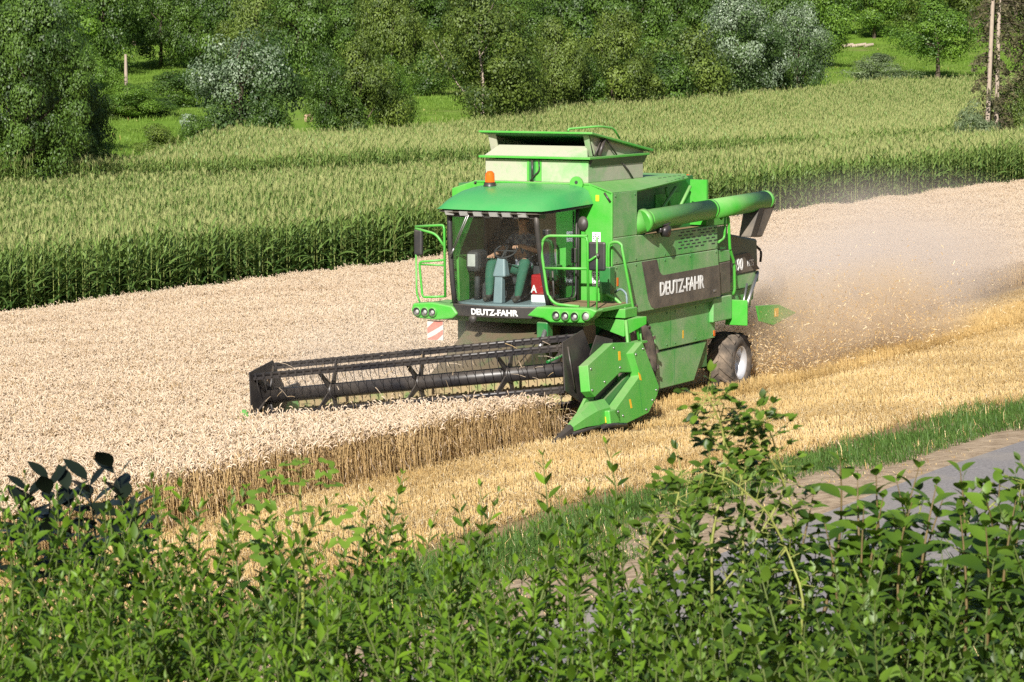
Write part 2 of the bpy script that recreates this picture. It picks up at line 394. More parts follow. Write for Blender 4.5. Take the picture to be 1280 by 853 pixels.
for k in range(0, 330):
    q = base + nor * (0.75 * k) + tang * rng.uniform(-0.2, 0.2, (len(S), 1))
    if k == 0: ok = (S > s_end)
    else: ok = np.ones(len(S), bool)
    Zq = ground(q[:, 0], q[:, 1]); px, _ = project(np.stack([q[:, 0], q[:, 1], Zq], 1)); D = q[:, 1]
    ok &= (px > -170) & (px < 1450) & ((D < D1(px)) | ((D > D1(px) + 13) & (D < D2(px))))
    for i in np.nonzero(ok)[0]: P.append((q[i, 0], q[i, 1], Zq[i])); RZ.append(math.atan2(tang[i, 1], tang[i, 0]))
P = np.array(P); RZ = np.array(RZ) + rng.integers(0, 2, len(P)) * math.pi; n = len(P)
print('maize rows', n, 'wheat', int(wheat_in.sum()))
hs = 1 + 0.06 * np.sin(P[:, 0] * 0.21) * np.cos(P[:, 1] * 0.13) + rng.uniform(-0.05, 0.05, n)
pxs = project(P)[0]; hs = hs * np.where(P[:, 1] > D1(pxs) + 4, 1.06, np.where(P[:, 1] > D1(pxs) - 26, 0.86, 1.0))
near = P[:, 1] < 150
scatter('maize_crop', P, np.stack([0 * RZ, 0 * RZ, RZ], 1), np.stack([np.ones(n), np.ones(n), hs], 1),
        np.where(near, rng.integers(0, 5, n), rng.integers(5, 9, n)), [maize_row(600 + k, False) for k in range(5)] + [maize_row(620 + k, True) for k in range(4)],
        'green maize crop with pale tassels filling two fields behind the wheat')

# tufted grass of the meadow behind the maize
q = rng.uniform(0, 1, (5200, 2)); Ym = 172 + 235 * q[:, 0]; Xm = (q[:, 1] * 1.3 - 0.15) * 1280; Xm = (Xm - CX) / FOC * Ym; Zm = ground(Xm, Ym); pm = project(np.stack([Xm, Ym, Zm], 1))[0]
k = (Ym > D2(pm) + 3) & ((pm < 320) | ((pm > 470) & (pm < 620)) | (pm > 1000)); Xm, Ym, Zm = Xm[k], Ym[k], Zm[k]; n = len(Xm); sm_ = rng.uniform(2.2, 4.2, n)
scatter('meadow_grass', np.stack([Xm, Ym, Zm], 1), np.stack([np.zeros(n), np.zeros(n), rng.uniform(0, 6.28, n)], 1), np.stack([sm_, sm_, sm_ * rng.uniform(0.35, 1.1, n)], 1), rng.integers(0, 4, n), [grass_patch(380 + k, 260, 0.09, 0.004 * k, M_meadow) for k in range(4)], 'mottled tufted grass of the meadow behind the maize')

# ------------------------------------------------------------------ ground sheets
def terrain_sheet():
    ys = np.concatenate([np.arange(3, 70, 0.8), np.arange(70, 240, 3), np.arange(240, 760, 9), [1000, 1600, 3000, 6000]])
    us = np.linspace(-1, 1, 150); us = np.sign(us) * (0.35 * np.abs(us) + 0.65 * np.abs(us) ** 3)
    half = 40 + ys * 0.9
    Xg = us[None] * half[:, None]; Yg = np.repeat(ys[:, None], len(us), 1)
    Zg = ground(Xg, np.minimum(Yg, 720)); Zg = np.where(np.abs(Zg) > 60, np.sign(Zg) * 60, Zg)
    nr, nc = Xg.shape; i = np.arange(nr - 1)[:, None] * nc; j = np.arange(nc - 1)[None]
    F = np.stack([i + j, i + j + 1, i + nc + j + 1, i + nc + j], -1).reshape(-1, 4)
    return np.stack([Xg, Yg, Zg], -1).reshape(-1, 3), F
t = NT('field_soil'); g = t.add('ShaderNodeNewGeometry'); sx = t.add('ShaderNodeSeparateXYZ'); t.link(g.outputs['Position'], sx.inputs[0])
n1 = t.noise(0.9, 6, 0.65, vec=g.outputs['Position']); n2 = t.noise(0.07, 4, vec=g.outputs['Position']); n3 = t.noise(7.0, 5, 0.7, vec=g.outputs['Position'])
soil = t.ramp(n1.outputs[0], [(0.3, (0.20, 0.13, 0.065)), (0.55, (0.36, 0.25, 0.125)), (0.75, (0.46, 0.34, 0.18))]).outputs[0]
soil = t.mix(n3.outputs[0], soil, (0.30, 0.21, 0.11))
mead = t.ramp(n2.outputs[0], [(0.28, (0.10, 0.20, 0.022)), (0.46, (0.17, 0.285, 0.032)), (0.60, (0.19, 0.275, 0.05)), (0.68, (0.25, 0.235, 0.09))]).outputs[0]
mead = t.mix(t.math('MULTIPLY', n3.outputs[0], 0.5), mead, (0.08, 0.15, 0.02))
# meadow beyond the maize (y in metres), forest floor further up
f = t.math('SUBTRACT', sx.outputs[1], 165.0); f = t.math('MULTIPLY', f, 0.25, True)
c = t.mix(f, soil, mead)
t.bsdf(c, 0.95, bump=n3.outputs[0], bstr=0.5, bdist=0.05, spec=0.1)
V, F = terrain_sheet()
tag(link('ground', np_mesh('ground', V, F, [t.m], smooth_=True)), 'soil of the wheat field rising to a green meadow behind', None, None, 'structure')
def strip(name, ya, yb, x0, x1, lift, mat, nseg=160, ny=6):
    xs = np.linspace(x0, x1, nseg); ys = np.linspace(ya, yb, ny); gx, gy = np.meshgrid(xs, ys); X, Y = mach(gx, gy); Z = ground(X, Y) + lift
    i = np.arange(ny - 1)[:, None] * nseg; j = np.arange(nseg - 1)[None]
    F = np.stack([i + j, i + nseg + j, i + nseg + j + 1, i + j + 1], -1).reshape(-1, 4)
    o = link(name, np_mesh(name, np.stack([X, Y, Z], -1).reshape(-1, 3), F, [mat], smooth_=True)); tag(o, None, None, None, 'structure'); return o
t = NT('track_asphalt'); g = t.add('ShaderNodeNewGeometry'); n1 = t.noise(28, 5, 0.7, vec=g.outputs['Position']); n2 = t.noise(0.8, 4, vec=g.outputs['Position'])
c = t.ramp(n1.outputs[0], [(0.3, (0.17, 0.155, 0.15)), (0.6, (0.29, 0.265, 0.255)), (0.8, (0.40, 0.37, 0.35))]).outputs[0]
c = t.mix(t.ramp(n2.outputs[0], [(0.5, (0, 0, 0)), (0.75, (1, 1, 1))]).outputs[0], c, (0.36, 0.31, 0.25))
t.bsdf(c, 0.85, bump=n1.outputs[0], bstr=0.4, bdist=0.01)
strip('road', 11.35, 14.6, -60, 44, 0.05, t.m)
t = NT('dry_soil'); g = t.add('ShaderNodeNewGeometry'); n1 = t.noise(6, 6, 0.7, vec=g.outputs['Position'])
c = t.ramp(n1.outputs[0], [(0.3, (0.20, 0.14, 0.09)), (0.5, (0.40, 0.30, 0.20)), (0.75, (0.55, 0.43, 0.30))]).outputs[0]
t.bsdf(c, 0.95, bump=n1.outputs[0], bstr=0.6, bdist=0.03, spec=0.1)
strip('path', 9.3, 11.6, -60, 44, 0.02, t.m)
# ------------------------------------------------------------------ trees
M_bark = simple('bark', (0.10, 0.075, 0.05), 0.9, var=0.3, scale=9)
M_pale = simple('pale_bark', (0.40, 0.32, 0.25), 0.85, var=0.2, scale=5)
LEAF = {
 'dense':  leaf_mat('leaf_dense', (0.014, 0.038, 0.007), (0.108, 0.195, 0.024), 0.5, 0.16),
 'bright': leaf_mat('leaf_bright', (0.032, 0.085, 0.010), (0.185, 0.315, 0.034), 0.5, 0.2),
 'olive':  leaf_mat('leaf_olive', (0.024, 0.050, 0.008), (0.170, 0.235, 0.034), 0.55, 0.18),
 'willow': leaf_mat('leaf_willow', (0.026, 0.058, 0.015), (0.120, 0.195, 0.055), 0.45, 0.18),
 'silver': leaf_mat('leaf_silver', (0.11, 0.16, 0.085), (0.285, 0.355, 0.235), 0.4, 0.15, (0.3, 0.4, 0.2)),
 'sage':   leaf_mat('leaf_sage', (0.055, 0.085, 0.034), (0.21, 0.27, 0.13), 0.5, 0.2),
 'needle': leaf_mat('leaf_needle', (0.040, 0.045, 0.016), (0.15, 0.13, 0.06), 0.7, 0.1),
}
def leaf_cards(P, Nrm, size, r, aspect=0.62):
    """small pointed leaf faces at P, facing roughly along Nrm"""
    n = len(P); Nrm = Nrm + r.normal(0, 0.38, (n, 3)); Nrm /= np.linalg.norm(Nrm, axis=1)[:, None] + 1e-9
    t = r.normal(0, 1, (n, 3)); t[:, 2] -= 0.4; t -= (t * Nrm).sum(1)[:, None] * Nrm; t /= np.linalg.norm(t, axis=1)[:, None] + 1e-9
    b = np.cross(Nrm, t); s = (size * r.uniform(0.6, 1.35, n))[:, None]
    V = np.stack([P - t * s * 0.5, P + b * s * 0.5 * aspect, P + t * s * 0.55 - Nrm * s * 0.08, P - b * s * 0.5 * aspect], 1).reshape(-1, 3)
    return V, np.arange(4 * n).reshape(-1, 4)
def crown_mesh(seed, kind, n_clump=60, n_leaf=150, size=0.034, shape=(1, 1, 1.0), lump=0.19, silver=0.0, low=0.12):
    """crown of unit height, unit half-width 0.5; clumps of leaves spread through an uneven envelope"""
    r = np.random.default_rng(seed); A = Acc(); Cc = []
    while len(Cc) < n_clump:
        q = r.uniform(-1, 1, 3); d = np.linalg.norm(q)
        if d > 1 or d < 0.35 + 0.25 * r.random(): continue
        z = (q[2] + 1) / 2
        wid = (np.interp(z, [0, 0.12, 0.4, 0.7, 1.0], [0.6, 0.86, 1.0, 0.86, 0.45])) * (1 + 0.16 * math.sin(3 * math.atan2(q[1], q[0]) + seed) + 0.1 * r.normal())
        Cc.append((q[0] * 0.5 * wid * shape[0], q[1] * 0.5 * wid * shape[1], low + (1 - low) * z * shape[2] - lump * 0.25))
    Cc = np.array(Cc); mid = np.array([0, 0, 0.5])
    for c in Cc:
        rad = lump * r.uniform(0.55, 1.15); out = (c - mid) * np.array([1.6, 1.6, 0.9]); out /= np.linalg.norm(out) + 1e-9
        m = int(n_leaf * r.uniform(0.6, 1.3)); d = r.normal(0, 1, (m, 3)); d /= np.linalg.norm(d, axis=1)[:, None]
        rr = rad * r.uniform(0.3, 1.0, m) ** 0.45 * (1 + 0.12 * r.normal(0, 1, m))
        P = c + d * rr[:, None] * np.array([1.05, 1.05, 0.72]); P[:, 2] -= 0.25 * rad * (rr / rad) ** 2
        Nn = d * 1.0 + out * 0.35 + np.array([0, 0, 0.25])
        base = np.clip(r.normal(0.42, 0.22), 0, 1)
        tint = np.repeat(np.clip(base + r.normal(0, 0.17, m), 0, 1), 4)
        VF = leaf_cards(P, Nn, size, r)
        sil = silver and (r.random() < silver * (1.6 if (c[2] > 0.45 and (c[0] < 0.12 or c[2] > 0.7)) else 0.25))
        if sil:
            k = r.random(m) < 0.8; F1 = VF[1]
            A.V.append(VF[0]); A.F.append(F1 + A.n); A.n += len(VF[0]); A.T.append(tint); A.M.append(k.astype(int))
        else: A.add(VF, tint)
    return A.mesh('crown_' + kind, [LEAF[kind], LEAF['silver']])
def trunk_mesh(seed, h=1.0, mat=None, spread=0.33, rad=0.03, limbs=7, lean=0.05, bare=0.25):
    r = np.random.default_rng(seed); A = Acc(); pts = [np.zeros(3)]; n = 6
    for k in range(1, n + 1): pts.append(np.array([r.normal(0, lean) * k / n, r.normal(0, lean) * k / n, h * 0.86 * k / n]))
    pts = np.array(pts); A.add(ring_tube(pts, rad * np.array([1.35, 1, 0.85, 0.7, 0.5, 0.3, 0.08]), 7), 0.5)
    for k in range(limbs):
        f = r.uniform(bare, 0.85); i = f * n; b = pts[int(i)] + (pts[min(n, int(i) + 1)] - pts[int(i)]) * (i % 1); a = r.uniform(0, 6.28); L = spread * r.uniform(0.6, 1.1) * (1.1 - 0.6 * f)
        d = np.array([math.cos(a), math.sin(a), r.uniform(0.3, 0.9)])
        P = np.array([b, b + d * L * 0.5, b + d * L * np.array([1, 1, 1.15]) + r.normal(0, 0.02, 3)])
        A.add(ring_tube(P, rad * np.array([0.42, 0.28, 0.06]) * (1.1 - f * 0.6), 5), 0.5)
    return A.mesh('trunk', [mat or M_bark], True)
CR = {
 'dense':  [crown_mesh(11 + k, 'dense', 56, 440, 0.024, lump=0.175) for k in range(3)],
 'bright': [crown_mesh(21 + k, 'bright', 50, 400, 0.026, lump=0.18) for k in range(2)],
 'olive':  [crown_mesh(31 + k, 'olive', 52, 420, 0.023, lump=0.175) for k in range(3)],
 'willow': [crown_mesh(41 + k, 'willow', 70, 400, 0.021, silver=0.50, lump=0.16) for k in range(3)],
 'sage':   [crown_mesh(51 + k, 'sage', 50, 260, 0.030, lump=0.18, low=0.0) for k in range(2)],
 'bush':   [crown_mesh(61 + k, 'dense', 50, 260, 0.036, lump=0.21, low=0.0) for k in range(2)],
 'corner': [crown_mesh(81 + k, 'dense', 170, 420, 0.0160, lump=0.11) for k in range(2)],
 'olivebush': [crown_mesh(66 + k, 'olive', 52, 260, 0.032, lump=0.2, low=0.0) for k in range(2)],
}
TR = [trunk_mesh(71 + k) for k in range(3)]
TRP = trunk_mesh(75, mat=M_pale, rad=0.016, spread=0.42, bare=0.2)
def tree(name, px, base, D, h_px, w_px, kind, label, cat, group=None, trunk=True, var=0, crown_from=0.06, pale=False, rz=None):
    """tree whose foot stands D metres away under photo column px; h_px/w_px its size there"""
    p = at(px, base, D); X, Y = p[0], p[1]; Z = gz(X, Y); top = at(px, base - h_px, D)[2]
    H = max(top - Z, 1.0); W = w_px / FOC * D
    e = empty(name, (X, Y, Z - 0.1), rng.uniform(0, 6.28) if rz is None else rz); tag(e, label, cat, group)
    c = link('crown', CR[kind][var % len(CR[kind])], e); c.location = (0, 0, H * crown_from); c.scale = (W, W, H * (1 - crown_from))
    if trunk:
        t_ = link('trunk', TRP if pale else TR[var % 3], e); t_.scale = (W * 0.9, W * 0.9, H * 0.95) if not pale else (W, W, H)
    return e
# row in front of the meadow and along the maize
tree('broadleaf_tree', 38, 222, 158, 250, 175, 'corner', 'big dark green tree at the field corner overhanging the end of the maize', 'tree', var=0, crown_from=0.0)
tree('broadleaf_tree', 92, 222, 166, 175, 95, 'corner', 'dark green tree leaning out beside the big corner tree, above the small dark bush', 'tree', var=1, crown_from=0.0)
tree('willow', 40, 205, 196, 262, 130, 'willow', 'tall willow with silvery leaf flashes rising behind the big corner tree', 'tree', var=1, rz=0.3)
tree('shrub', 127, 200, 166, 24, 52, 'bush', 'small dark bush in the grass next to the corner trees', 'shrub', trunk=False)
tree('shrub', 197, 190, 188, 40, 60, 'olivebush', 'grey-brown bush alone on the meadow edge left of the silvery willow', 'shrub', trunk=False)
tree('willow', 300, 178, 226, 160, 150, 'willow', 'broad leaning willow with bright silver foliage at the back of the maize', 'tree', var=0, crown_from=0.0, rz=0.1)
tree('shrub', 246, 178, 222, 38, 45, 'bush', 'low dark bush tucked under the left skirts of the silvery willow', 'shrub', trunk=False, var=1)
tree('broadleaf_tree', 410, 166, 224, 112, 66, 'dense', 'slim dark tree with a thin bare stem between the willow and the two-tone tree', 'tree', var=2, crown_from=0.22)
tree('broadleaf_tree', 452, 166, 227, 132, 100, 'olive', 'two-tone tree with a lighter green top and dark skirts', 'tree', var=0, crown_from=0.05)
tree('broadleaf_tree', 492, 164, 230, 110, 55, 'bright', 'narrow light green tree on the near side of the tall dark trees', 'tree', var=1, crown_from=0.04)
tree('walnut_tree', 605, 150, 243, 175, 150, 'olive', 'wide olive-green tree with a pale trunk and a bare low branch, above the harvester', 'tree', var=1, crown_from=0.16, pale=True, rz=2.2)
tree('broadleaf_tree', 692, 140, 254, 128, 88, 'olive', 'yellowish-green tree just behind the wide pale-trunked tree', 'tree', var=2, crown_from=0.03)
tree('broadleaf_tree', 766, 136, 262, 138, 100, 'olive', 'rounded olive tree in the middle between the yellowish tree and the dark bushy one', 'tree', var=0, crown_from=0.08)
tree('broadleaf_tree', 735, 138, 261, 75, 60, 'dense', 'low dark tree filling the gap between the yellowish and the rounded olive tree', 'tree', var=1, crown_from=0.0)
tree('broadleaf_tree', 858, 128, 274, 112, 105, 'olivebush', 'squat bushy olive-green tree beside the silver pair', 'tree', var=1, crown_from=0.0, trunk=False)
tree('willow', 918, 116, 282, 132, 118, 'willow', 'silver-green willow of the pair, the one with a stem showing at its foot', 'tree', var=2, crown_from=0.08, rz=1.2)
tree('willow', 998, 110, 291, 122, 92, 'willow', 'silver-green willow of the pair that borders the open meadow', 'tree', var=1, crown_from=0.0, rz=4.0)
tree('shrub', 1096, 103, 314, 42, 80, 'sage', 'round grey-green willow bush alone on the bright meadow', 'shrub', var=0, trunk=False)
tree('broadleaf_tree', 1172, 101, 322, 112, 105, 'bright', 'bright green round-headed tree with its trunk showing on the meadow', 'tree', var=0, crown_from=0.13)
tree('shrub', 1215, 160, 186, 42, 62, 'sage', 'loose grey-green bush at the foot of the two bare trunks', 'shrub', var=1, trunk=False)
tree('shrub', 1266, 156, 196, 60, 60, 'olivebush', 'brownish bush behind the two bare trunks at the edge of the maize', 'shrub', var=0, trunk=False)
# scrub along the foot of the wood on the left
for k, (px, base, D, h, w_, kind, lab) in enumerate([
    (118, 152, 262, 100, 62, 'bright', 'bright yellow-green climber-covered bush beside the tall silver willow'),
    (163, 152, 258, 54, 84, 'bright', 'light green bush around the pale broken trunk'),
    (220, 146, 275, 62, 75, 'bush', 'dark rounded bush right behind the meadow, between the light bush and the silvery willow'),
    (142, 158, 258, 40, 70, 'olivebush', 'low olive bush at the foot of the light green bush'),
    (190, 156, 260, 36, 70, 'bush', 'low dark bush in front of the light bushes on the meadow edge'),
    (535, 122, 296, 60, 60, 'bush', 'dark bush in the shade at the top of the small meadow behind the maize'),
    (650, 118, 300, 60, 70, 'bush', 'dark bush glimpsed low behind the pale-trunked tree'),
    (830, 128, 269, 72, 80, 'bush', 'dark bush low between the rounded olive tree and the squat one'),
    (338, 168, 222, 52, 56, 'bush', 'dark bush at the right skirts of the silvery willow'),
    (434, 160, 226, 60, 52, 'bush', 'dark bush below the gap between the slim dark tree and the two-tone tree'),
    (650, 140, 249, 62, 76, 'olivebush', 'olive bush below the gap between the pale-trunked and the yellowish tree'),
    (722, 136, 258, 70, 70, 'bush', 'dark bush under the yellowish tree above the maize'),
    (800, 132, 265, 62, 66, 'olivebush', 'olive bush at the foot of the rounded olive tree'),
    (892, 122, 279, 56, 62, 'bush', 'dark bush between the squat tree and the silver pair'),
    (960, 112, 288, 60, 60, 'bush', 'dark bush in the shadow between the two silver willows')]):
    tree('shrub', px, base, D, h, w_, kind, lab, 'shrub', var=k, trunk=False)
# the wood: every tree of its own
wood = 'trees of the wood on the slope behind'
kinds = ['dense', 'dense', 'olive', 'dense', 'bright', 'dense', 'dense', 'olive']
labs = {'dense': 'dark green broadleaf tree in the wood closing off the background', 'olive': 'olive-green broadleaf tree in the wood closing off the background',
        'bright': 'lighter green broadleaf tree in the wood closing off the background'}
k = 0
for row, (D0, off, step) in enumerate(((318, 0, 56), (352, 30, 58), (395, 10, 60), (450, 35, 64), (520, 0, 70))):
    px = -150 + off
    while px < 1430:
        D = D0 + rng.uniform(-10, 10)
        if 1015 < px < 1330 and D < 408: D = 408 + row * 14 + rng.uniform(0, 8)
        skip = (60 < px < 280 and row == 0) or (500 < px < 585 and row == 0)
        if not skip:
            kd = kinds[int(rng.integers(0, 8))]; p = at(px, 100, D); Z = gz(p[0], p[1]); base = project((p[0], p[1], Z))[1]
            H = rng.uniform(10.5, 15.5); W = rng.uniform(8.0, 11.5)
            tree('forest_tree', px, float(base), D, H / D * FOC, W / D * FOC, kd, labs[kd], 'tree', wood, var=k, crown_from=0.0 if row < 2 else 0.1, trunk=row < 3); k += 1
        px += step * rng.uniform(0.75, 1.25)
# dead spruce with two bare stems
def spruce(px0, px1, base, D, label, seed, branches):
    r = np.random.default_rng(seed); p0 = at(px0, base, D); Z = gz(p0[0], p0[1]); top = at(px1, -70, D); e = empty('spruce', (p0[0], p0[1], Z - 0.1)); tag(e, label, 'tree')
    H = top[2] - Z; lean = top[0] - p0[0]; A = Acc(); pts = np.array([[lean * f, 0, H * f] for f in np.linspace(0, 1, 8)])
    A.add(ring_tube(pts, np.linspace(0.165, 0.12, 8), 8), 0.5); link('trunk', A.mesh('spruce_trunk', [M_pale], True), e)
    B = Acc(); Lf = []; Nn = []
    for k in range(branches):
        f = r.uniform(0.12, 1.0); b = np.array([lean * f, 0, H * f]); a = r.uniform(0, 6.28); L = r.uniform(0.8, 2.8) * (0.55 + 0.6 * f); d = np.array([math.cos(a), math.sin(a), 0])
        P = np.array([b, b + d * L * 0.4 + [0, 0, 0.06 * L], b + d * L * 0.8 + [0, 0, -0.05 * L], b + d * L + [0, 0, -0.28 * L]])
        B.add(ring_tube(P, [0.028, 0.02, 0.012, 0.005], 4), 0.5)
        for s in range(int(16 * L) if r.random() < 0.8 else 0):
            g = r.uniform(0.35, 1); q = P[0] + (P[3] - P[0]) * g + [0, 0, 0.16 * L * math.sin(g * 3.1) * 0.8]
            Lf.append(q + r.normal(0, 0.10, 3) + [0, 0, -r.uniform(0, 0.35)]); Nn.append(d)
    link('limb', B.mesh('spruce_limbs', [M_bark]), e)
    V, F = leaf_cards(np.array(Lf), np.array(Nn), 0.30, r, 0.4)
    link('foliage', np_mesh('spruce_needles', V, F, [LEAF['needle']], None, np.repeat(r.uniform(0, 1, len(Lf)), 4)), e)
spruce(1233, 1244, 160, 188, 'slender pale bare spruce trunk at the corner of the maize, the thinner-branched of two', 3, 26)
spruce(1245, 1251, 157, 192, 'pale spruce trunk with drooping brown-green boughs behind its barer twin', 4, 190)
spruce(1290, 1296, 157, 197, 'brown-green spruce with hanging boughs cut off by the picture edge', 5, 420)
# pale broken trunk in the scrub, logs at the top of the meadow
p = at(157, 68, 263); zg = gz(p[0], p[1]); e = bmesh.new(); bmesh.ops.create_cone(e, cap_ends=True, segments=9, radius1=0.24, radius2=0.12, depth=p[2] - zg)
me = bpy.data.meshes.new('broken_trunk'); e.to_mesh(me); e.free(); me.materials.append(M_pale)
o = link('broken_trunk', me); o.location = (p[0], p[1], (p[2] + zg) / 2); tag(o, 'pale barkless broken trunk standing in light green scrub', 'dead trunk')
for k, (px, py, L, a, lab) in enumerate(((1060, 56, 1.6, 0.3, 'short pale sawn log at the dark edge of the wood'), (1073, 55, 2.2, -0.2, 'longest pale log of the three at the top of the meadow'), (1086, 54, 1.5, 0.5, 'pale log lying next to the longest one under the trees'))):
    p = at(px, py, 398); bm = bmesh.new(); bmesh.ops.create_cone(bm, cap_ends=True, segments=10, radius1=0.26, radius2=0.2, depth=L)
    bmesh.ops.bevel(bm, geom=bm.edges[:], offset=0.04, segments=1, affect='EDGES')
    me = bpy.data.meshes.new('log'); bm.to_mesh(me); bm.free(); me.materials.append(M_pale)
    o = link('log', me); o.location = (p[0], p[1], gz(p[0], p[1]) + 0.32); o.rotation_euler = (0, math.pi / 2 - 0.15, a); tag(o, lab, 'log', 'pale logs at the top of the meadow')

# a small pale animal in the gap below the slim dark tree
M_fur = simple('pale_brown_fur', (0.50, 0.33, 0.22), 0.9, var=0.25, scale=4)
g_ = on_ground(386, 153, 120); pts_ = {'hip': (-.32,0,.62,.17), 'mid': (0,0,.62,.18), 'sho': (.30,0,.64,.16), 'nec': (.46,0,.80,.09), 'hed': (.58,0,.95,.085), 'muz': (.74,0,.90,.05), 'tal': (-.50,0,.60,.03)}
ed_ = [('hip','mid'),('mid','sho'),('sho','nec'),('nec','hed'),('hed','muz'),('hip','tal')]
for n_, x_, par in (('f', .28, 'sho'), ('h', -.30, 'hip')):
    for s_ in (-1, 1):
        k_ = n_ + str(s_); bk = -.07 if n_ == 'h' else .02
        pts_[k_+'a'] = (x_, s_*.10, .45, .075); pts_[k_+'b'] = (x_ + bk, s_*.10, .25, .042); pts_[k_+'c'] = (x_, s_*.10, .02, .032); ed_ += [(par, k_+'a'), (k_+'a', k_+'b'), (k_+'b', k_+'c')]
kk = list(pts_); me = bpy.data.meshes.new('goat'); me.from_pydata([pts_[k][:3] for k in kk], [(kk.index(a), kk.index(b)) for a, b in ed_], [])
ob = bpy.data.objects.new('goat', me); C.objects.link(ob); ob.modifiers.new('skin', 'SKIN')
for i, k in enumerate(kk): me.skin_vertices[0].data[i].radius = (pts_[k][3],) * 2; me.skin_vertices[0].data[i].use_root = (k == 'mid')
sm = ob.modifiers.new('sub', 'SUBSURF'); sm.levels = 1; bpy.context.view_layer.update()
body = bpy.data.meshes.new_from_object(ob.evaluated_get(bpy.context.evaluated_depsgraph_get())); bpy.data.objects.remove(ob); body.materials.clear(); body.materials.append(M_fur)
o = link('goat', body); o.location = tuple(g_); o.rotation_euler = (0, 0, 0.7); tag(o, 'small pale brown animal standing in the gap between the silvery willow and the slim tree', 'goat')
# ------------------------------------------------------------------ the combine harvester, in its own axes: x forward, y to its left, z up
class MB:
    """collects shapes for ONE mesh object"""
    def __init__(s): s.bm = bmesh.new(); s.mi = 0; s.mats = []
    def mat(s, m):
        if m not in s.mats: s.mats.append(m)
        s.mi = s.mats.index(m); return s
    def _faces(s, fs, smooth_=False):
        for f in fs: f.material_index = s.mi; f.smooth = smooth_
    def prism(s, P0, P1, bevel=0.0):
        """two matching outlines joined into a solid"""
        bm = s.bm; a = [bm.verts.new(p) for p in P0]; b = [bm.verts.new(p) for p in P1]; n = len(a)
        fs = [bm.faces.new(a[::-1]), bm.faces.new(b)] + [bm.faces.new((a[i], a[(i + 1) % n], b[(i + 1) % n], b[i])) for i in range(n)]
        bmesh.ops.recalc_face_normals(bm, faces=fs); s._faces(fs)
        if bevel:
            ed = list({e for f in fs for e in f.edges})
            r = bmesh.ops.bevel(bm, geom=ed, offset=bevel, segments=2, affect='EDGES', clamp_overlap=True, profile=0.5)
            s._faces(r['faces'])
        return s
    def py(s, poly, y0, y1, bevel=0.0): return s.prism([(x, y0, z) for x, z in poly], [(x, y1, z) for x, z in poly], bevel)
    def px(s, poly, x0, x1, bevel=0.0): return s.prism([(x0, y, z) for y, z in poly], [(x1, y, z) for y, z in poly], bevel)
    def pz(s, poly, z0, z1, bevel=0.0): return s.prism([(x, y, z0) for x, y in poly], [(x, y, z1) for x, y in poly], bevel)
    def box(s, x0, x1, y0, y1, z0, z1, bevel=0.0): return s.pz([(x0, y0), (x1, y0), (x1, y1), (x0, y1)], z0, z1, bevel)
    def tube(s, pts, r, sides=8, cap=True):
        pts = np.array(pts, float); V, F = ring_tube(pts, r, sides); bm = s.bm; vs = [bm.verts.new(v) for v in V]
        fs = [bm.faces.new([vs[i] for i in f]) for f in F]; s._faces(fs, True)
        if cap:
            e = [bm.faces.new(vs[:sides][::-1]), bm.faces.new(vs[-sides:])]; s._faces(e); fs += e
        bmesh.ops.recalc_face_normals(bm, faces=fs); return s
    def bent(s, pts, r, rb=0.09, sides=8):
        """tube with rounded corners"""
        out = [np.array(pts[0], float)]
        for i in range(1, len(pts) - 1):
            p, a, b = (np.array(q, float) for q in (pts[i], pts[i - 1], pts[i + 1])); u, v = a - p, b - p
            k = min(rb, np.linalg.norm(u) / 2.1, np.linalg.norm(v) / 2.1); u = u / np.linalg.norm(u) * k; v = v / np.linalg.norm(v) * k
            for t in (0, 0.25, 0.5, 0.75, 1): out.append(p + u * (1 - t) ** 2 + v * t ** 2)
        out.append(np.array(pts[-1], float)); return s.tube(out, r, sides)
    def lathe(s, prof, c, axis='y', seg=32, smooth_=True):
        """profile (radius, offset along axis) turned about an axis through c"""
        bm = s.bm; rings = []
        for r_, o in prof:
            ring = []
            for k in range(seg):
                a = 2 * math.pi * k / seg; u, v = r_ * math.cos(a), r_ * math.sin(a)
                p = {'y': (u, o, v), 'x': (o, u, v), 'z': (u, v, o)}[axis]; ring.append(bm.verts.new((c[0] + p[0], c[1] + p[1], c[2] + p[2])))
            rings.append(ring)
        fs = [bm.faces.new((A[k], A[(k + 1) % seg], B[(k + 1) % seg], B[k])) for A, B in zip(rings, rings[1:]) for k in range(seg)]
        s._faces(fs, smooth_); bmesh.ops.recalc_face_normals(bm, faces=fs); return s
    def build(s, name, parent=None, mats=None):
        me = bpy.data.meshes.new(name); s.bm.to_mesh(me); s.bm.free()
        for m in (mats or s.mats): me.materials.append(m)
        return link(name, me, parent)
def mb(m): return MB().mat(m)

# --- paints
def paint(name, col, dust=0.35, rough=0.38, spec=0.5, dcol=(0.42, 0.34, 0.24), up=0.9, scale=1.3, lo=0.35, hi=0.75):
    t = NT(name); n = t.noise(scale, 6, 0.65); n2 = t.noise(9, 5, 0.7); g = t.add('ShaderNodeNewGeometry'); sx = t.add('ShaderNodeSeparateXYZ'); t.link(g.outputs['Normal'], sx.inputs[0])
    lay_ = t.math('MULTIPLY', t.math('MAXIMUM', sx.outputs[2], 0.0), up)
    f = t.math('ADD', t.math('MULTIPLY', t.ramp(n.outputs[0], [(lo, (0, 0, 0)), (hi, (1, 1, 1))]).outputs[0], dust), t.math('MULTIPLY', lay_, 0.35))
    f = t.math('MULTIPLY', f, t.math('ADD', 0.5, n2.outputs[0]), True)
    c = t.mix(f, col, dcol)
    ro = t.math('ADD', rough, t.math('MULTIPLY', f, 0.4), True)
    n3 = t.noise(2.6, 2, 0.5); t.bsdf(c, ro, spec=spec, bump=n3.outputs[0], bstr=0.25, bdist=0.02); return t.m
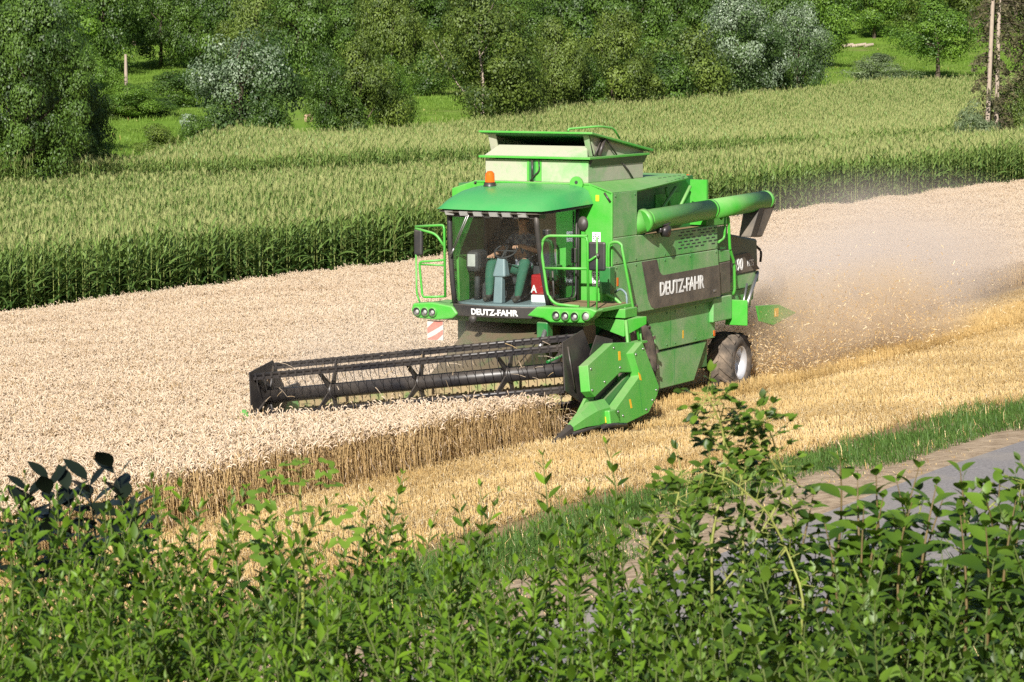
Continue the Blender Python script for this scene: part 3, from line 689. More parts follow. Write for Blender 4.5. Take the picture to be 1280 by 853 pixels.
GREEN = (0.050, 0.385, 0.032)
M_green = paint('green_paint', GREEN, 0.26, dcol=(0.40, 0.38, 0.25))
M_gdusty = paint('dusty_green_paint', (0.075, 0.37, 0.075), 0.78, dcol=(0.44, 0.43, 0.31))
M_gdark = paint('dark_green_paint', (0.006, 0.16, 0.030), 0.2)
M_tank = paint('dusty_tank_sheet', (0.12, 0.42, 0.10), 1.6, 0.6, dcol=(0.40, 0.40, 0.30), scale=1.0, lo=0.26, hi=0.66)
M_gstraw = paint('straw_dusted_paint', (0.04, 0.26, 0.03), 1.3, 0.7, dcol=(0.40, 0.30, 0.16), scale=4.0, lo=0.25, hi=0.6)
M_gfeed = paint('shaded_grimy_green_paint', (0.012, 0.10, 0.018), 1.0, 0.7, dcol=(0.12, 0.09, 0.05), scale=2.5, lo=0.25, hi=0.6)  # dusty green, darkened to include the shade under the cab
M_roof = paint('sky_tinted_roof_paint', (0.035, 0.36, 0.085), 0.10, 0.32, up=0.25)  # bluish reflection of the sky mixed into the roof green
M_hood = paint('dark_teal_paint', (0.018, 0.085, 0.060), 0.35)
M_band = paint('dark_grey_paint', (0.050, 0.046, 0.044), 0.45, 0.5)
M_black = paint('black_steel', (0.014, 0.014, 0.018), 0.16, 0.35, dcol=(0.30, 0.24, 0.17), up=0.4)
M_plastic = paint('black_plastic', (0.020, 0.021, 0.024), 0.12, 0.45, up=0.5)
M_rubber = paint('tyre_rubber', (0.030, 0.028, 0.026), 1.0, 0.85, dcol=(0.26, 0.20, 0.145), up=0.7, scale=3)
M_spout = paint('spout_rubber', (0.060, 0.055, 0.052), 0.4, 0.7, up=0.3)
M_silver = simple('silver_rim', (0.62, 0.62, 0.64), 0.35, 0.35, 0.1)
M_steel = simple('bare_steel', (0.42, 0.41, 0.40), 0.4, 0.8, 0.15)
M_white = simple('white_lettering', (0.82, 0.82, 0.80), 0.5, var=0.04)
M_grey = simple('grey_plastic', (0.20, 0.27, 0.29), 0.5, var=0.1)
M_cab = simple('cab_lining', (0.034, 0.035, 0.037), 0.7)
M_lamp = simple('lamp_glass', (0.50, 0.50, 0.47), 0.12, var=0.2)
M_orange = simple('orange_lens', (0.75, 0.14, 0.012), 0.15, var=0.1)
M_yellow = simple('yellow_sticker', (0.85, 0.48, 0.02), 0.5, var=0.08)
M_red = simple('red_plastic', (0.36, 0.012, 0.015), 0.4, var=0.1)
M_bwhite = paint('dusty_white', (0.66, 0.64, 0.60), 0.45, 0.6, dcol=(0.55, 0.47, 0.38), lo=0.1, hi=0.6)
M_bred = paint('dusty_red', (0.58, 0.06, 0.04), 0.40, 0.6, dcol=(0.58, 0.42, 0.34), lo=0.1, hi=0.6)
M_dirt = simple('crop_dust', (0.30, 0.20, 0.10), 0.95, var=0.3, scale=12)
t = NT('cab_glass'); tr = t.add('ShaderNodeBsdfTransparent'); tr.inputs[0].default_value = (0.90, 0.95, 0.93, 1)
gl = t.add('ShaderNodeBsdfGlossy'); gl.inputs['Roughness'].default_value = 0.04; gl.inputs[0].default_value = (0.9, 0.95, 1, 1)
df = t.add('ShaderNodeBsdfDiffuse'); df.inputs[0].default_value = (0.45, 0.40, 0.32, 1)
lw = t.add('ShaderNodeLayerWeight'); lw.inputs[0].default_value = 0.18; ms = t.add('ShaderNodeMixShader'); ms2 = t.add('ShaderNodeMixShader')
t.link(t.math('ADD', 0.05, t.math('MULTIPLY', lw.outputs['Fresnel'], 0.8), True), ms.inputs[0]); t.link(tr.outputs[0], ms.inputs[1]); t.link(gl.outputs[0], ms.inputs[2])
nn = t.noise(2.2, 5); t.link(t.math('MULTIPLY', nn.outputs[0], 0.035), ms2.inputs[0]); t.link(ms.outputs[0], ms2.inputs[1]); t.link(df.outputs[0], ms2.inputs[2]); t.link(ms2.outputs[0], t.out.inputs[0])
M_glass = t.m

COMB = empty('combine_harvester', tuple(O), ROTZ)
tag(COMB, 'big green combine harvester cutting the edge of the wheat with its front reel', 'combine harvester')
def text(body, size, xs, name, parent, org, ax, ay, mat=None, bold=0.02):
    cu = bpy.data.curves.new('t', 'FONT'); cu.body = body; cu.size = size; cu.extrude = 0.004; cu.offset = bold * size; cu.resolution_u = 3
    ob = bpy.data.objects.new('t', cu); C.objects.link(ob); bpy.context.view_layer.update()
    me = bpy.data.meshes.new_from_object(ob.evaluated_get(bpy.context.evaluated_depsgraph_get())); bpy.data.objects.remove(ob)
    ax, ay = Vector(ax), Vector(ay); az = ax.cross(ay); me.materials.clear(); me.materials.append(mat or M_white)
    for v in me.vertices: v.co = Vector(org) + ax * (v.co.x * xs) + ay * v.co.y + az * v.co.z
    return link(name, me, parent)

# --- main body: side panels, roof hood, front wall
b = mb(M_gdusty)
b.py([(1.83,3.18),(0.91,3.18),(0.91,3.92),(1.83,3.92)], 1.44, 1.5, 0.012)
b.py([(1.83,2.735),(-2.42,2.735),(-2.40,3.15),(0.88,3.165),(0.90,3.175),(1.83,3.175)], 1.45, 1.503, 0.012)
b.build('side_panel', COMB)
b = mb(M_gdusty).py([(1.78,1.87),(-2.57,1.87),(-2.44,2.725),(1.78,2.725)], 1.43, 1.5, 0.014)
sp = b.build('side_panel', COMB)
curve = [(0.13,2.716)] + [(-0.155 + 0.27 * math.cos(a) * 0.9 - 0.0, 2.70 - 0.27 * math.sin(a)) for a in np.linspace(0.25, 1.5, 6)] + [(-2.483,2.445),(-2.56,1.885),(0.2,1.885),(0.34,1.93),(0.46,2.06),(0.56,2.3),(0.73,2.716)]
mb(M_band).py(curve[::-1], 1.501, 1.506).build('dark_stripe', sp)
text('DEUTZ-FAHR', 0.30, 1.0, 'lettering', COMB, (0.02, 1.509, 2.09), (-1.02, 0, 0.0), (0, 0, 1.08), bold=0.022)
b = mb(M_gdusty)                                       # lower panels, set back under the overhang
b.py([(1.0,1.86),(1.0,1.76),(0.25,1.72),(-0.1,1.4),(-0.16,1.125),(-2.66,1.125),(-2.66,1.86)], 1.30, 1.36, 0.012)
b.py([(-0.18,1.09),(-0.2,0.44),(-1.82,0.44),(-2.36,1.09)], 1.27, 1.33, 0.012)
b.build('side_panel', COMB)
mb(M_gdusty).box(-3.22,-2.40,1.25,1.44,1.42,1.85,0.015).build('rear_locker', COMB)
b = mb(M_band).py([(-2.52,1.90),(-3.2,1.90),(-3.17,2.46),(-2.50,2.45)], 1.36, 1.42, 0.01)
b.mat(M_gdusty).py([(-2.50,2.462),(-3.17,2.472),(-3.16,2.66),(-2.47,2.70)], 1.36, 1.42, 0.01); b.mat(M_gdark).py([(-2.46,2.71),(-3.16,2.68),(-3.16,3.1),(-2.42,3.1)],1.30,1.36); b.build('side_panel', COMB)
# seams, bolts and latches on the side panels
b = mb(M_gdark)
for x in (0.02, -1.32): b.box(x - .005, x + .005, 1.4995, 1.5025, 1.88, 2.72)
b.box(-0.75 - .004, -0.75 + .004, 1.3595, 1.3625, 1.14, 1.85); b.box(-1.0, -0.992, 1.3295, 1.3325, 0.46, 1.07)
for x, y, z in [(xx, 1.501, zz) for xx in (1.7, 0.95, -0.2, -1.25, -2.35) for zz in (2.68, 2.78)] + [(xx, 1.503, 3.11) for xx in (1.7, 0.3, -2.3)] + [(xx, 1.361, zz) for xx in (-0.6, -0.95, -1.8, -2.55) for zz in (1.19, 1.74)] + [(xx, 1.501, 3.86) for xx in (1.75, 1.0)]: b.lathe([(0.018,-.002),(0.018,0.008),(0,0.010)],(x,y,z),'y',8)
b.mat(M_steel)
for x, z in ((-2.3, 2.0), (0.95, 2.0)): b.box(x-.05,x+.05,1.5005,1.515,z-.02,z+.02,0.004)
b.mat(M_yellow).box(-1.30,-1.25,1.3605,1.3625,1.24,1.38); b.mat(M_orange).box(-2.64,-2.58,1.3605,1.37,1.16,1.26); b.mat(M_orange).box(1.63,1.68,1.5005,1.508,2.38,2.52)
b.build('panel_fittings', COMB)
# slotted air grille near the rear of the upper panel
b = mb(M_cab)
for i in range(6):
    for k in range(7):
        if (i * 7 + k * 3) % 11 in (4,): continue
        x = -0.80 - k * 0.235 - (i % 2) * 0.10; z = 2.83 + i * 0.055
        if x > -2.34: b.box(x - 0.085, x + 0.06, 1.5035, 1.506, z, z + 0.020)
b.build('air_grille', COMB)
# hidden far side and core of the body
b = mb(M_gdusty); b.box(-3.2,1.8,-1.5,-1.44,1.85,3.9,0.015); b.box(-2.6,1.0,-1.36,-1.30,0.44,1.84,0.015); b.build('side_panel', COMB)
b = mb(M_gdark); b.box(-3.15,1.80,-1.42,0.98,1.25,3.15); b.box(-2.5,1.80,-1.40,0.98,3.15,4.02); b.box(-2.55,-0.2,-1.28,1.25,0.62,1.25); b.box(0.88,1.79,0.98,1.42,1.9,3.9)
b.box(-2.40,0.9,0.98,1.43,1.8,3.05)
b.build('chassis', COMB)
b = mb(M_green)                                        # bright front wall beside the cab
b.px([(1.5,2.05),(1.5,3.93),(1.08,4.06),(-1.08,4.06),(-1.5,3.93),(-1.5,2.05),(-0.8,1.8),(0.8,1.8)], 1.80, 1.86, 0.015)
fw = b.build('front_wall', COMB)
b = mb(M_yellow); b.box(1.862,1.864,1.20,1.26,3.78,3.88); b.build('sticker', fw)
b = mb(M_white); b.box(1.862,1.864,1.14,1.29,3.10,3.27); b.box(1.862,1.864,1.14,1.28,2.38,2.62)
b.mat(M_plastic)
for z0, rows in ((3.12, 4), (2.40, 6)):
    for i in range(rows):
        for k in range(4):
            if (i + k * 2) % 3: b.box(1.8645,1.866,1.155 + k * 0.031,1.173 + k * 0.031,z0 + i * 0.036,z0 + i * 0.036 + 0.02)
b.build('sticker', fw)
b = mb(M_black); b.bent([(1.87,1.36,3.92),(1.87,1.47,3.77)], 0.018); b.build('grab_handle', fw)
b = mb(M_green); b.lathe([(0.0,0),(0.10,0),(0.12,0.03),(0.12,0.06),(0.0,0.06)],(1.84,0.86,4.06),'x',18,False); b.mat(M_cab).lathe([(0,0.062),(0.03,0.062),(0.03,0.05)],(1.84,0.86,4.08),'x',12,False); b.build('lifting_eye', fw)
b = mb(M_green)                                        # sloping shoulder over the auger
b.prism([(1.86,1.5,3.925),(0.85,1.5,3.92),(-0.3,1.36,3.95),(-1.95,1.14,4.0),(-1.95,1.08,4.06),(1.86,1.08,4.07)], [(1.86,1.47,3.895),(0.85,1.47,3.89),(-0.3,1.33,3.92),(-1.95,1.12,3.97),(-1.95,1.08,4.03),(1.86,1.08,4.04)])
b.box(-2.0,1.86,-1.08,1.085,4.02,4.068,0.01)
hd = b.build('body_top', COMB)
b = mb(M_cab)
for i in range(3):
    for k in range(5):
        x = -0.70 - k * 0.22 - (i % 2) * 0.1; f = 0.2 + i * 0.27; y0_ = 1.37 + min(0, (x + 0.3) * 0.14); y = y0_ - (y0_ - 1.08) * f; z0_ = 3.945 - min(0, (x + .3) * .033); z = z0_ + (4.065 - z0_) * f + 0.004
        if x > -1.75: b.box(x-.13,x,y-.05,y,z-.02,z+.008)
b.build('vent_slots', hd)
b = mb(M_green)                                        # lattice of braces and panels visible behind the auger
b.box(-2.45,-2.38,0.6,1.30,3.15,3.95); b.tube([(-0.6,1.02,3.2),(-1.4,1.15,3.86)],0.03); b.tube([(-1.5,1.02,3.2),(-1.9,1.2,3.86)],0.03); b.tube([(-1.1,1.1,3.86),(-1.6,1.02,3.2)],0.03)
b.box(-1.9,-0.9,0.985,1.0,3.45,3.75)
b.build('brace', COMB)
b = mb(M_dirt); b.box(-2.38,0.86,1.0,1.44,3.06,3.12); b.build('auger_shelf', COMB)
mb(M_gdark).box(0.875,0.91,1.0,1.45,3.17,3.9).build('recess_wall', COMB)

# --- grain tank and its raised cover
b = mb(M_tank)
b.box(-0.38,1.74,-0.92,1.0,4.066,4.43,0.01); tk = b.build('grain_tank', COMB)
b = mb(M_green); b.box(1.742,1.75,-0.13,-0.09,4.08,4.42); b.box(1.742,1.75,0.03,0.14,4.08,4.42); b.mat(M_gdark).box(1.741,1.746,-0.09,0.03,4.08,4.42)
b.mat(M_black).tube([(1.77,-0.02,4.42),(1.77,-0.02,4.08)],0.02); b.bent([(1.77,0.1,4.42),(1.78,0.12,4.25),(1.78,0.02,4.17),(1.77,-0.06,4.08)],0.012); b.tube([(0.45,1.02,4.33),(0.28,1.03,4.22),(0.1,1.04,4.07)],0.014)
b.build('tank_ram', tk)
b = mb(M_green); b.box(-0.47,1.84,-1.0,1.08,4.452,4.492,0.008)
b.mat(M_black).px([(1.07,4.45),(1.005,4.33),(1.0,4.33),(1.0,4.45)], -0.40, 1.70)
b.build('tank_rim', tk)
b = mb(M_tank)                                         # slanted aprons of the opened top
b.prism([(1.78,-0.92,4.49),(1.78,1.0,4.49),(1.52,0.86,4.66),(1.52,-0.78,4.66)], [(1.75,-0.92,4.49),(1.75,1.0,4.49),(1.49,0.86,4.66),(1.49,-0.78,4.66)])
for y, s in ((0.98,1),(-0.90,-1)):
    b.py([(1.66,4.87),(1.45,4.49),(-0.42,4.49),(-0.42,4.53)], y - 0.012, y + 0.012)
    b.prism([(1.70,y,4.87),(1.66,y - s*.12,4.87),(1.5,y - s*.12,4.5),(1.55,y,4.5)], [(1.68,y,4.87),(1.64,y - s*.12,4.87),(1.48,y - s*.12,4.5),(1.53,y,4.5)])
b.mat(M_dirt).box(-0.42,-0.38,-0.9,0.98,4.49,4.54); b.build('hopper_apron', tk)
b = mb(M_green); b.prism([(1.80,-1.02,4.87),(1.80,1.10,4.87),(-0.58,1.10,4.51),(-0.58,-1.02,4.51)], [(1.80,-1.02,4.905),(1.80,1.10,4.905),(-0.58,1.10,4.55),(-0.58,-1.02,4.55)], 0.008)
b.mat(M_gdark).prism([(1.76,-0.98,4.855),(1.76,1.06,4.855),(-0.5,1.06,4.51),(-0.5,-0.98,4.51)], [(1.76,-0.98,4.866),(1.76,1.06,4.866),(-0.5,1.06,4.52),(-0.5,-0.98,4.52)])
lid = b.build('tank_cover', tk)
b = mb(M_black); b.tube([(1.40,1.03,4.50),(1.22,1.05,4.80)],0.035); b.tube([(1.55,1.02,4.50),(1.28,1.04,4.82)],0.014); b.tube([(1.22,1.05,4.80),(0.75,1.04,4.50)],0.014); b.build('cover_strut', tk)
b = mb(M_green); b.bent([(1.72,0.62,4.91),(1.70,0.62,4.95),(1.35,1.0,4.99),(0.95,1.08,4.95),(0.72,1.08,4.77)],0.018,0.1); b.build('grab_rail', tk)
b = mb(M_dirt); b.box(-0.3,1.4,-0.8,0.9,4.44,4.47); b.build('grain_bed', tk)

# --- unloading auger swung back along the side
A0, A1 = np.array([0.62, 1.53, 3.41]), np.array([-4.42, 1.53, 3.49])
b = mb(M_green); ad = (A1 - A0) / np.linalg.norm(A1 - A0)
b.tube([A0 - ad * 0.04, A0, A0 + ad * 2.6], 0.172, 28); b.tube([A0 + ad * 2.58, A0 + ad * 2.66], 0.180, 28); b.tube([A0 + ad * 2.6, A1], 0.175, 28)
b.tube([A1, A1 + ad * 0.10, A1 + ad * 0.22 - [0,0,0.03], A1 + ad * 0.28 - [0,0,0.07]], np.array([0.178,0.178,0.14,0.05]), 28)
b.tube([A0 + [0.10,-0.03,-0.02], A0 - ad*0.02], np.array([0.19,0.205]), 28); b.tube([A0 + [0.22,-0.30,-0.12], A0 + [0.06,-0.02,-0.02]], np.array([0.19,0.19]), 24)
au = b.build('unloading_auger', COMB)
b = mb(M_black); b.bent([(0.30,1.62,3.32),(0.15,1.69,3.30),(-0.05,1.66,3.34)],0.02); b.box(0.02,0.30,1.56,1.66,3.18,3.26,0.02); b.lathe([(0,0),(0.10,0),(0.10,0.12),(0,0.12)],(0.12,1.60,3.20),'y',16); b.build('auger_joint', au)
b = mb(M_spout); b.prism([(-3.95,1.34,3.40),(-4.72,1.34,3.42),(-4.72,1.66,3.42),(-3.95,1.66,3.40)], [(-3.62,1.38,2.87),(-4.18,1.38,2.84),(-4.18,1.62,2.84),(-3.62,1.62,2.87)], 0.03)
b.mat(M_plastic); b.prism([(-3.92,1.667,3.39),(-4.14,1.667,3.39),(-3.84,1.627,2.875),(-3.60,1.627,2.875)][::-1], [(-3.92,1.672,3.39),(-4.14,1.672,3.39),(-3.84,1.632,2.875),(-3.60,1.632,2.875)][::-1])  # dark strip paints the shadow on the front part of the spout
b.build('spout', au)
b = mb(M_orange); b.lathe([(0,0.16),(0.06,0.15),(0.085,0.05),(0.085,0)],(-2.75,0.75,3.86),'z',16); b.mat(M_black).tube([(-2.75,0.75,3.2),(-2.75,0.75,3.86)],0.02); b.build('beacon', COMB)

# --- rear: engine cover, straw hood, spreader
b = mb(M_green); b.box(-4.15,-2.47,-0.95,0.98,3.05,3.36,0.03); b.build('engine_cover', COMB)
b = mb(M_hood)
b.prism([(-3.18,-1.2,2.98),(-3.18,1.2,2.98),(-5.0,1.17,2.74),(-5.0,-1.17,2.74)], [(-3.18,-1.2,1.9),(-3.18,1.2,1.9),(-5.05,1.17,2.16),(-5.05,-1.17,2.16)], 0.04)
hood = b.build('straw_hood', COMB)
b = mb(M_band); b.py([(-3.30,2.50),(-4.53,2.52),(-4.75,2.36),(-5.03,2.18),(-3.30,2.16)][::-1], 1.2, 1.212); b.build('dark_stripe', hood)
text('690', 0.30, 0.92, 'lettering', COMB, (-3.82, 1.216, 2.225), (-1, 0, 0), (0, 0, 1.0), bold=0.018)
text('HTS', 0.17, 0.95, 'lettering', COMB, (-4.43, 1.218, 2.27), (-1, 0, 0), (0, 0, 1.0), bold=0.006)
b = mb(M_gdusty); b.py([(-3.25,2.14),(-5.05,2.15),(-5.02,1.95),(-4.4,1.88),(-3.25,1.88)][::-1], 1.10, 1.19, 0.01); b.py([(-3.3,1.86),(-4.4,1.86),(-5.0,1.93),(-4.95,1.62),(-3.9,1.5),(-3.3,1.5)][::-1], 1.05, 1.12, 0.01)
b.box(-5.0,-3.2,-1.12,1.05,1.5,2.14); b.build('chopper_housing', COMB)
b = mb(M_steel); b.tube([(-4.95,1.2,2.12),(-4.25,1.28,1.55)],0.035); b.tube([(-4.45,1.2,1.95),(-4.15,1.25,1.55)],0.022); b.box(-4.6,-3.9,1.12,1.26,1.45,1.52); b.build('chopper_linkage', COMB)
b = mb(M_black); b.bent([(-5.05,1.1,2.62),(-5.25,1.15,2.5),(-5.2,1.15,2.3)],0.025); b.build('hood_latch', COMB)
b = mb(M_green); b.px([(1.36,1.76),(1.72,1.76),(1.72,1.30),(1.28,1.30)], -3.30, -3.26, 0.01); b.px([(-1.36,1.76),(-1.72,1.76),(-1.72,1.30),(-1.28,1.30)][::-1], -3.30, -3.26, 0.01); b.build('mudguard', COMB)
for sgn in (1, -1):
    b = mb(M_green); b.py([(-4.95,1.50),(-6.0,1.44),(-6.88,1.21),(-6.2,1.13),(-5.74,1.07),(-5.1,1.2)][::(1 if sgn < 0 else -1)], sgn*1.18 - 0.02, sgn*1.18 + 0.02, 0.006)
    if sgn > 0: b.mat(M_yellow).box(-5.98,-5.78,1.2005,1.203,1.22,1.38)
    b.build('spreader_wing', COMB)
b = mb(M_green); b.bent([(-2.55,1.5,3.25),(-2.62,1.56,3.35),(-2.75,1.56,3.3),(-2.85,1.55,2.7),(-3.05,1.55,2.45),(-3.2,1.5,1.95),(-3.22,1.46,1.85)],0.028,0.08); b.bent([(-2.62,1.56,3.3),(-2.72,1.5,2.9),(-2.46,1.5,2.85)],0.022); b.build('handrail', COMB)

# --- wheels
def wheel(name, x, y, z, r, w, rim, lug_n, sgn, yaw=0.0):
    root = empty(name, (x, y, z), yaw, COMB)
    b = mb(M_rubber); h = w / 2
    b.lathe([(rim,-h*.80),(rim+.05,-h*.92),(r*.80,-h),(r*.93,-h*.88),(r*.955,-h*.4),(r*.955,h*.4),(r*.93,h*.88),(r*.80,h),(rim+.05,h*.92),(rim,h*.80)], (0,0,0), 'y', 48)
    for k in range(lug_n):
        for sd in (1, -1):
            a0 = 2 * math.pi * (k + (0.5 if sd < 0 else 0)) / lug_n; P0, P1 = [], []
            for (f, da, wd) in ((0.02, 0.0, 0.075), (0.55, 0.16, 0.06), (0.97, 0.30, 0.065)):
                for e in (-1, 1):
                    a = a0 - da * 1.1 * (0.8 / r) * 0.9 + e * wd * 0.55 / r; yy = sd * h * f; rr = r * (1.0 if f < .9 else .965)
                    P0.append((rr * math.cos(a), yy, rr * math.sin(a))); P1.append(((r * .93) * math.cos(a), yy, (r * .93) * math.sin(a)))
            for q in (0, 2):
                i = [q, q + 1, q + 3, q + 2]; b.prism([P1[j] for j in i], [P0[j] for j in i])
    b.build('tyre', root)
    b = mb(M_silver); s = sgn
    b.lathe([(rim+.015,s*h*.86),(rim-.02,s*h*.84),(rim-.05,s*h*.55),(rim-.06,s*h*.1),(rim*.55,-s*h*.02),(rim*.5,s*h*.18),(rim*.25,s*h*.2),(rim*.22,s*h*.34),(0.0,s*h*.36)], (0,0,0), 'y', 40)
    for k in range(8):
        a = k * math.pi / 4; b.mat(M_steel).lathe([(0.022,0),(0.022,0.03),(0,0.03)] if s > 0 else [(0.022,0),(0.022,-0.03),(0,-0.03)], (rim*.37*math.cos(a), s*h*.19, rim*.37*math.sin(a)), 'y', 8)
    b.build('rim', root); return root
wheel('front_wheel', 0.76, 1.14, 0.93, 0.83, 0.70, 0.42, 18, 1); wheel('front_wheel', 0.76, -1.14, 0.72, 0.83, 0.70, 0.42, 18, -1)
wheel('rear_wheel', -3.70, 1.19, 0.575, 0.555, 0.52, 0.29, 15, 1, 0.03); wheel('rear_wheel', -3.70, -1.19, 0.30, 0.535, 0.52, 0.29, 15, -1, 0.03)
b = mb(M_gdark); b.tube([(-3.7,-1.0,0.38),(-3.7,1.0,0.56)],0.10); b.box(-3.9,-3.4,-0.3,0.3,0.45,1.3); b.tube([(0.76,-1.0,0.75),(0.76,1.0,0.92)],0.18); b.build('axle', COMB)
# --- cab
def sheet(rows, closed=False):
    """quad grid from rows of points"""
    V = [p for r_ in rows for p in r_]; n = len(rows[0]); F = []
    for i in range(len(rows) - 1):
        for j in range(n - 1): F.append((i*n+j, i*n+j+1, (i+1)*n+j+1, (i+1)*n+j))
    return np.array(V, float), np.array(F)
CYC = 0.10                                                   # cab centre line, slightly to the driver's left
def roof_rows(dz=0.0, shrink=0.0):
    rows = []
    for v in np.linspace(0, 1, 17):
        hw = (1.06 - 0.05 * v) - shrink; row = []
        for u in np.linspace(-1, 1, 25):
            x = 1.88 + 1.66 * v + (0.12 * (1 - u * u) * v) - shrink * v
            ed = 1 - abs(u) ** 7; fr = 1 - max(0, (v - 0.15) / 0.85) ** 3.2
            z = 3.735 - 0.045 * v + (0.31 * (0.35 + 0.65 * fr)) * max(ed, 0) ** 0.5 * (max(fr, 0) ** 0.45) + dz
            row.append((x, CYC + hw * u * (1 - 0.05 * v ** 6), z))
        rows.append(row)
    return rows
V, F = sheet(roof_rows()); V2, F2 = sheet(roof_rows(-0.05, 0.03))
me = np_mesh('cab_roof', np.vstack([V, V2]), np.vstack([F, F2[:, ::-1] + len(V)]), [M_roof, M_plastic], [0] * len(F) + [1] * len(F2), smooth_=True)
roof = link('cab_roof', me, COMB)
b = mb(M_plastic)                                            # lamp bar under the front lip
bar = [(3.40 + 0.14 * (1 - ((y - CYC) / 0.85) ** 2) - 0.02, y) for y in np.linspace(-0.74, 0.95, 12)]
b.pz([(x + .03, y) for x, y in bar] + [(x - 0.22, y) for x, y in bar[::-1]], 3.56, 3.69, 0.01); lb = b.build('lamp_bar', COMB)
for y in (-0.62, -0.32, -0.05, 0.24, 0.46, 0.72):
    x = 3.405 + 0.14 * (1 - ((y - CYC) / 0.85) ** 2)
    b = mb(M_lamp); b.prism([(x + .07, y - .075, 3.59), (x + .07, y + .075, 3.59), (x + .115, y + .075, 3.66), (x + .115, y - .075, 3.66)], [(x - .02, y - .07, 3.60), (x - .02, y + .07, 3.60), (x - .02, y + .07, 3.67), (x - .02, y - .07, 3.67)]); b.mat(M_plastic).box(x - 0.06, x + 0.03, y - 0.09, y + 0.09, 3.572, 3.678, 0.01); b.build('work_light', lb)
b = mb(M_orange); b.lathe([(0.0,0.215),(0.04,0.21),(0.075,0.17),(0.082,0.03),(0.082,0.03)],(2.55,-0.40,4.055),'z',20); b.mat(M_black).lathe([(0.10,0.03),(0.10,0.0),(0.11,-0.03)],(2.55,-0.40,4.05),'z',20); b.build('beacon', COMB)
b = mb(M_black); b.tube([(2.35,-0.78,4.03),(2.35,-0.78,4.08)],0.02); b.tube([(2.2,-0.84,4.06),(2.5,-0.72,4.06)],0.012); b.build('antenna_base', COMB)
# frame: corners (x, y) at the sill and at the roof
FLb, FLt, FRb, FRt = (3.17,-0.72), (3.30,-0.74), (3.02,0.93), (3.42,0.90)
def bow(p, q, n, amt): return [(p[0] + (q[0]-p[0])*t + amt*4*t*(1-t), p[1] + (q[1]-p[1])*t) for t in np.linspace(0,1,n)]
rows = []
for s in np.linspace(0, 1, 8):
    a = (FLb[0] + (FLt[0]-FLb[0])*s + 0.05*4*s*(1-s), FLb[1] + (FLt[1]-FLb[1])*s); c_ = (FRb[0] + (FRt[0]-FRb[0])*s + 0.05*4*s*(1-s), FRb[1] + (FRt[1]-FRb[1])*s)
    rows.append([(x, y, 2.13 + 1.53*s) for x, y in bow(a, c_, 14, 0.20)])
V, F = sheet(rows); link('windscreen', np_mesh('windscreen', V, F, [M_glass], smooth_=True), COMB)
b = mb(M_plastic)
for col in (0, -1): b.tube([r_[col] for r_ in rows], 0.045, 8)
b.tube(rows[-1], 0.04, 8)
b.tube([(2.05,0.95,2.10),(2.05,0.95,3.70)],0.045); b.tube([(2.0,-0.76,2.10),(2.0,-0.76,3.70)],0.045); b.tube([(FRt[0],FRt[1],3.66),(2.05,0.95,3.68)],0.04); b.tube([(FLt[0],FLt[1],3.66),(2.0,-0.76,3.68)],0.04)
b.tube([(FRb[0],FRb[1],2.13),(2.05,0.95,2.11)],0.04); b.tube([(FLb[0],FLb[1],2.13),(2.0,-0.76,2.11)],0.04)
b.build('cab_frame', COMB)
b = mb(M_glass); b.prism([(FRb[0]-.03,0.945,2.14),(2.08,0.965,2.14),(2.08,0.965,3.67),(FRt[0]-.03,0.915,3.65)], [(FRb[0]-.03,0.939,2.14),(2.08,0.959,2.14),(2.08,0.959,3.67),(FRt[0]-.03,0.909,3.65)])
dr = b.build('door', COMB)
b = mb(M_plastic); b.bent([(2.98,0.975,2.7),(2.93,0.98,2.22),(2.16,0.985,2.2),(2.14,0.985,2.9),(2.14,0.985,3.62)],0.016,0.12); b.box(2.12,2.2,0.97,1.0,2.78,3.02,0.01); b.build('door_handle', dr)
b = mb(M_glass); b.prism([(FLb[0],-0.735,2.14),(2.03,-0.77,2.14),(2.03,-0.77,3.67),(FLt[0],-0.755,3.65)], [(FLb[0],-0.741,2.14),(2.03,-0.776,2.14),(2.03,-0.776,3.67),(FLt[0],-0.761,3.65)]); b.build('side_window', COMB)
b = mb(M_cab)
b.box(1.93,1.98,-0.75,0.93,2.1,3.68); b.box(1.95,3.2,-0.72,0.90,3.60,3.66); b.box(2.2,2.24,0.3,0.9,2.9,3.6)
b.mat(M_grey); fl = [(x - 0.03, y) for x, y in bow((3.14,-0.70),(3.0,0.90),9,0.20)]
b.pz(fl + [(1.95,0.92),(1.95,-0.74)], 2.08, 2.15); b.mat(M_cab); b.box(1.98,2.5,-0.72,-0.40,2.15,2.75,0.02)
b.build('cab_interior', COMB)
b = mb(M_cab); b.box(2.02,2.52,-0.24,0.34,2.40,2.53,0.05); b.box(1.99,2.13,-0.23,0.33,2.5,3.30,0.06); b.box(2.05,2.45,-0.15,0.25,2.15,2.40,0.02); b.box(2.02,2.12,-0.1,0.2,3.32,3.5,0.04); b.build('seat', COMB)
b = mb(M_grey); b.prism([(2.98,-0.04,2.15),(3.12,-0.04,2.15),(3.12,0.12,2.15),(2.98,0.12,2.15)],[(2.96,-0.04,2.62),(3.06,-0.04,2.62),(3.06,0.10,2.62),(2.96,0.10,2.62)],0.015)
b.prism([(2.90,-0.07,2.58),(3.10,-0.07,2.58),(3.10,0.17,2.58),(2.90,0.17,2.58)],[(2.86,-0.04,2.86),(2.98,-0.04,2.90),(2.98,0.10,2.90),(2.86,0.10,2.86)],0.03); b.build('steering_column', COMB)
b = mb(M_cab); ring = [(2.86 + 0.19*math.cos(a)*0.75, 0.06 + 0.19*math.sin(a), 2.99 + 0.19*math.cos(a)*-0.55) for a in np.linspace(0, 2*math.pi, 25)]
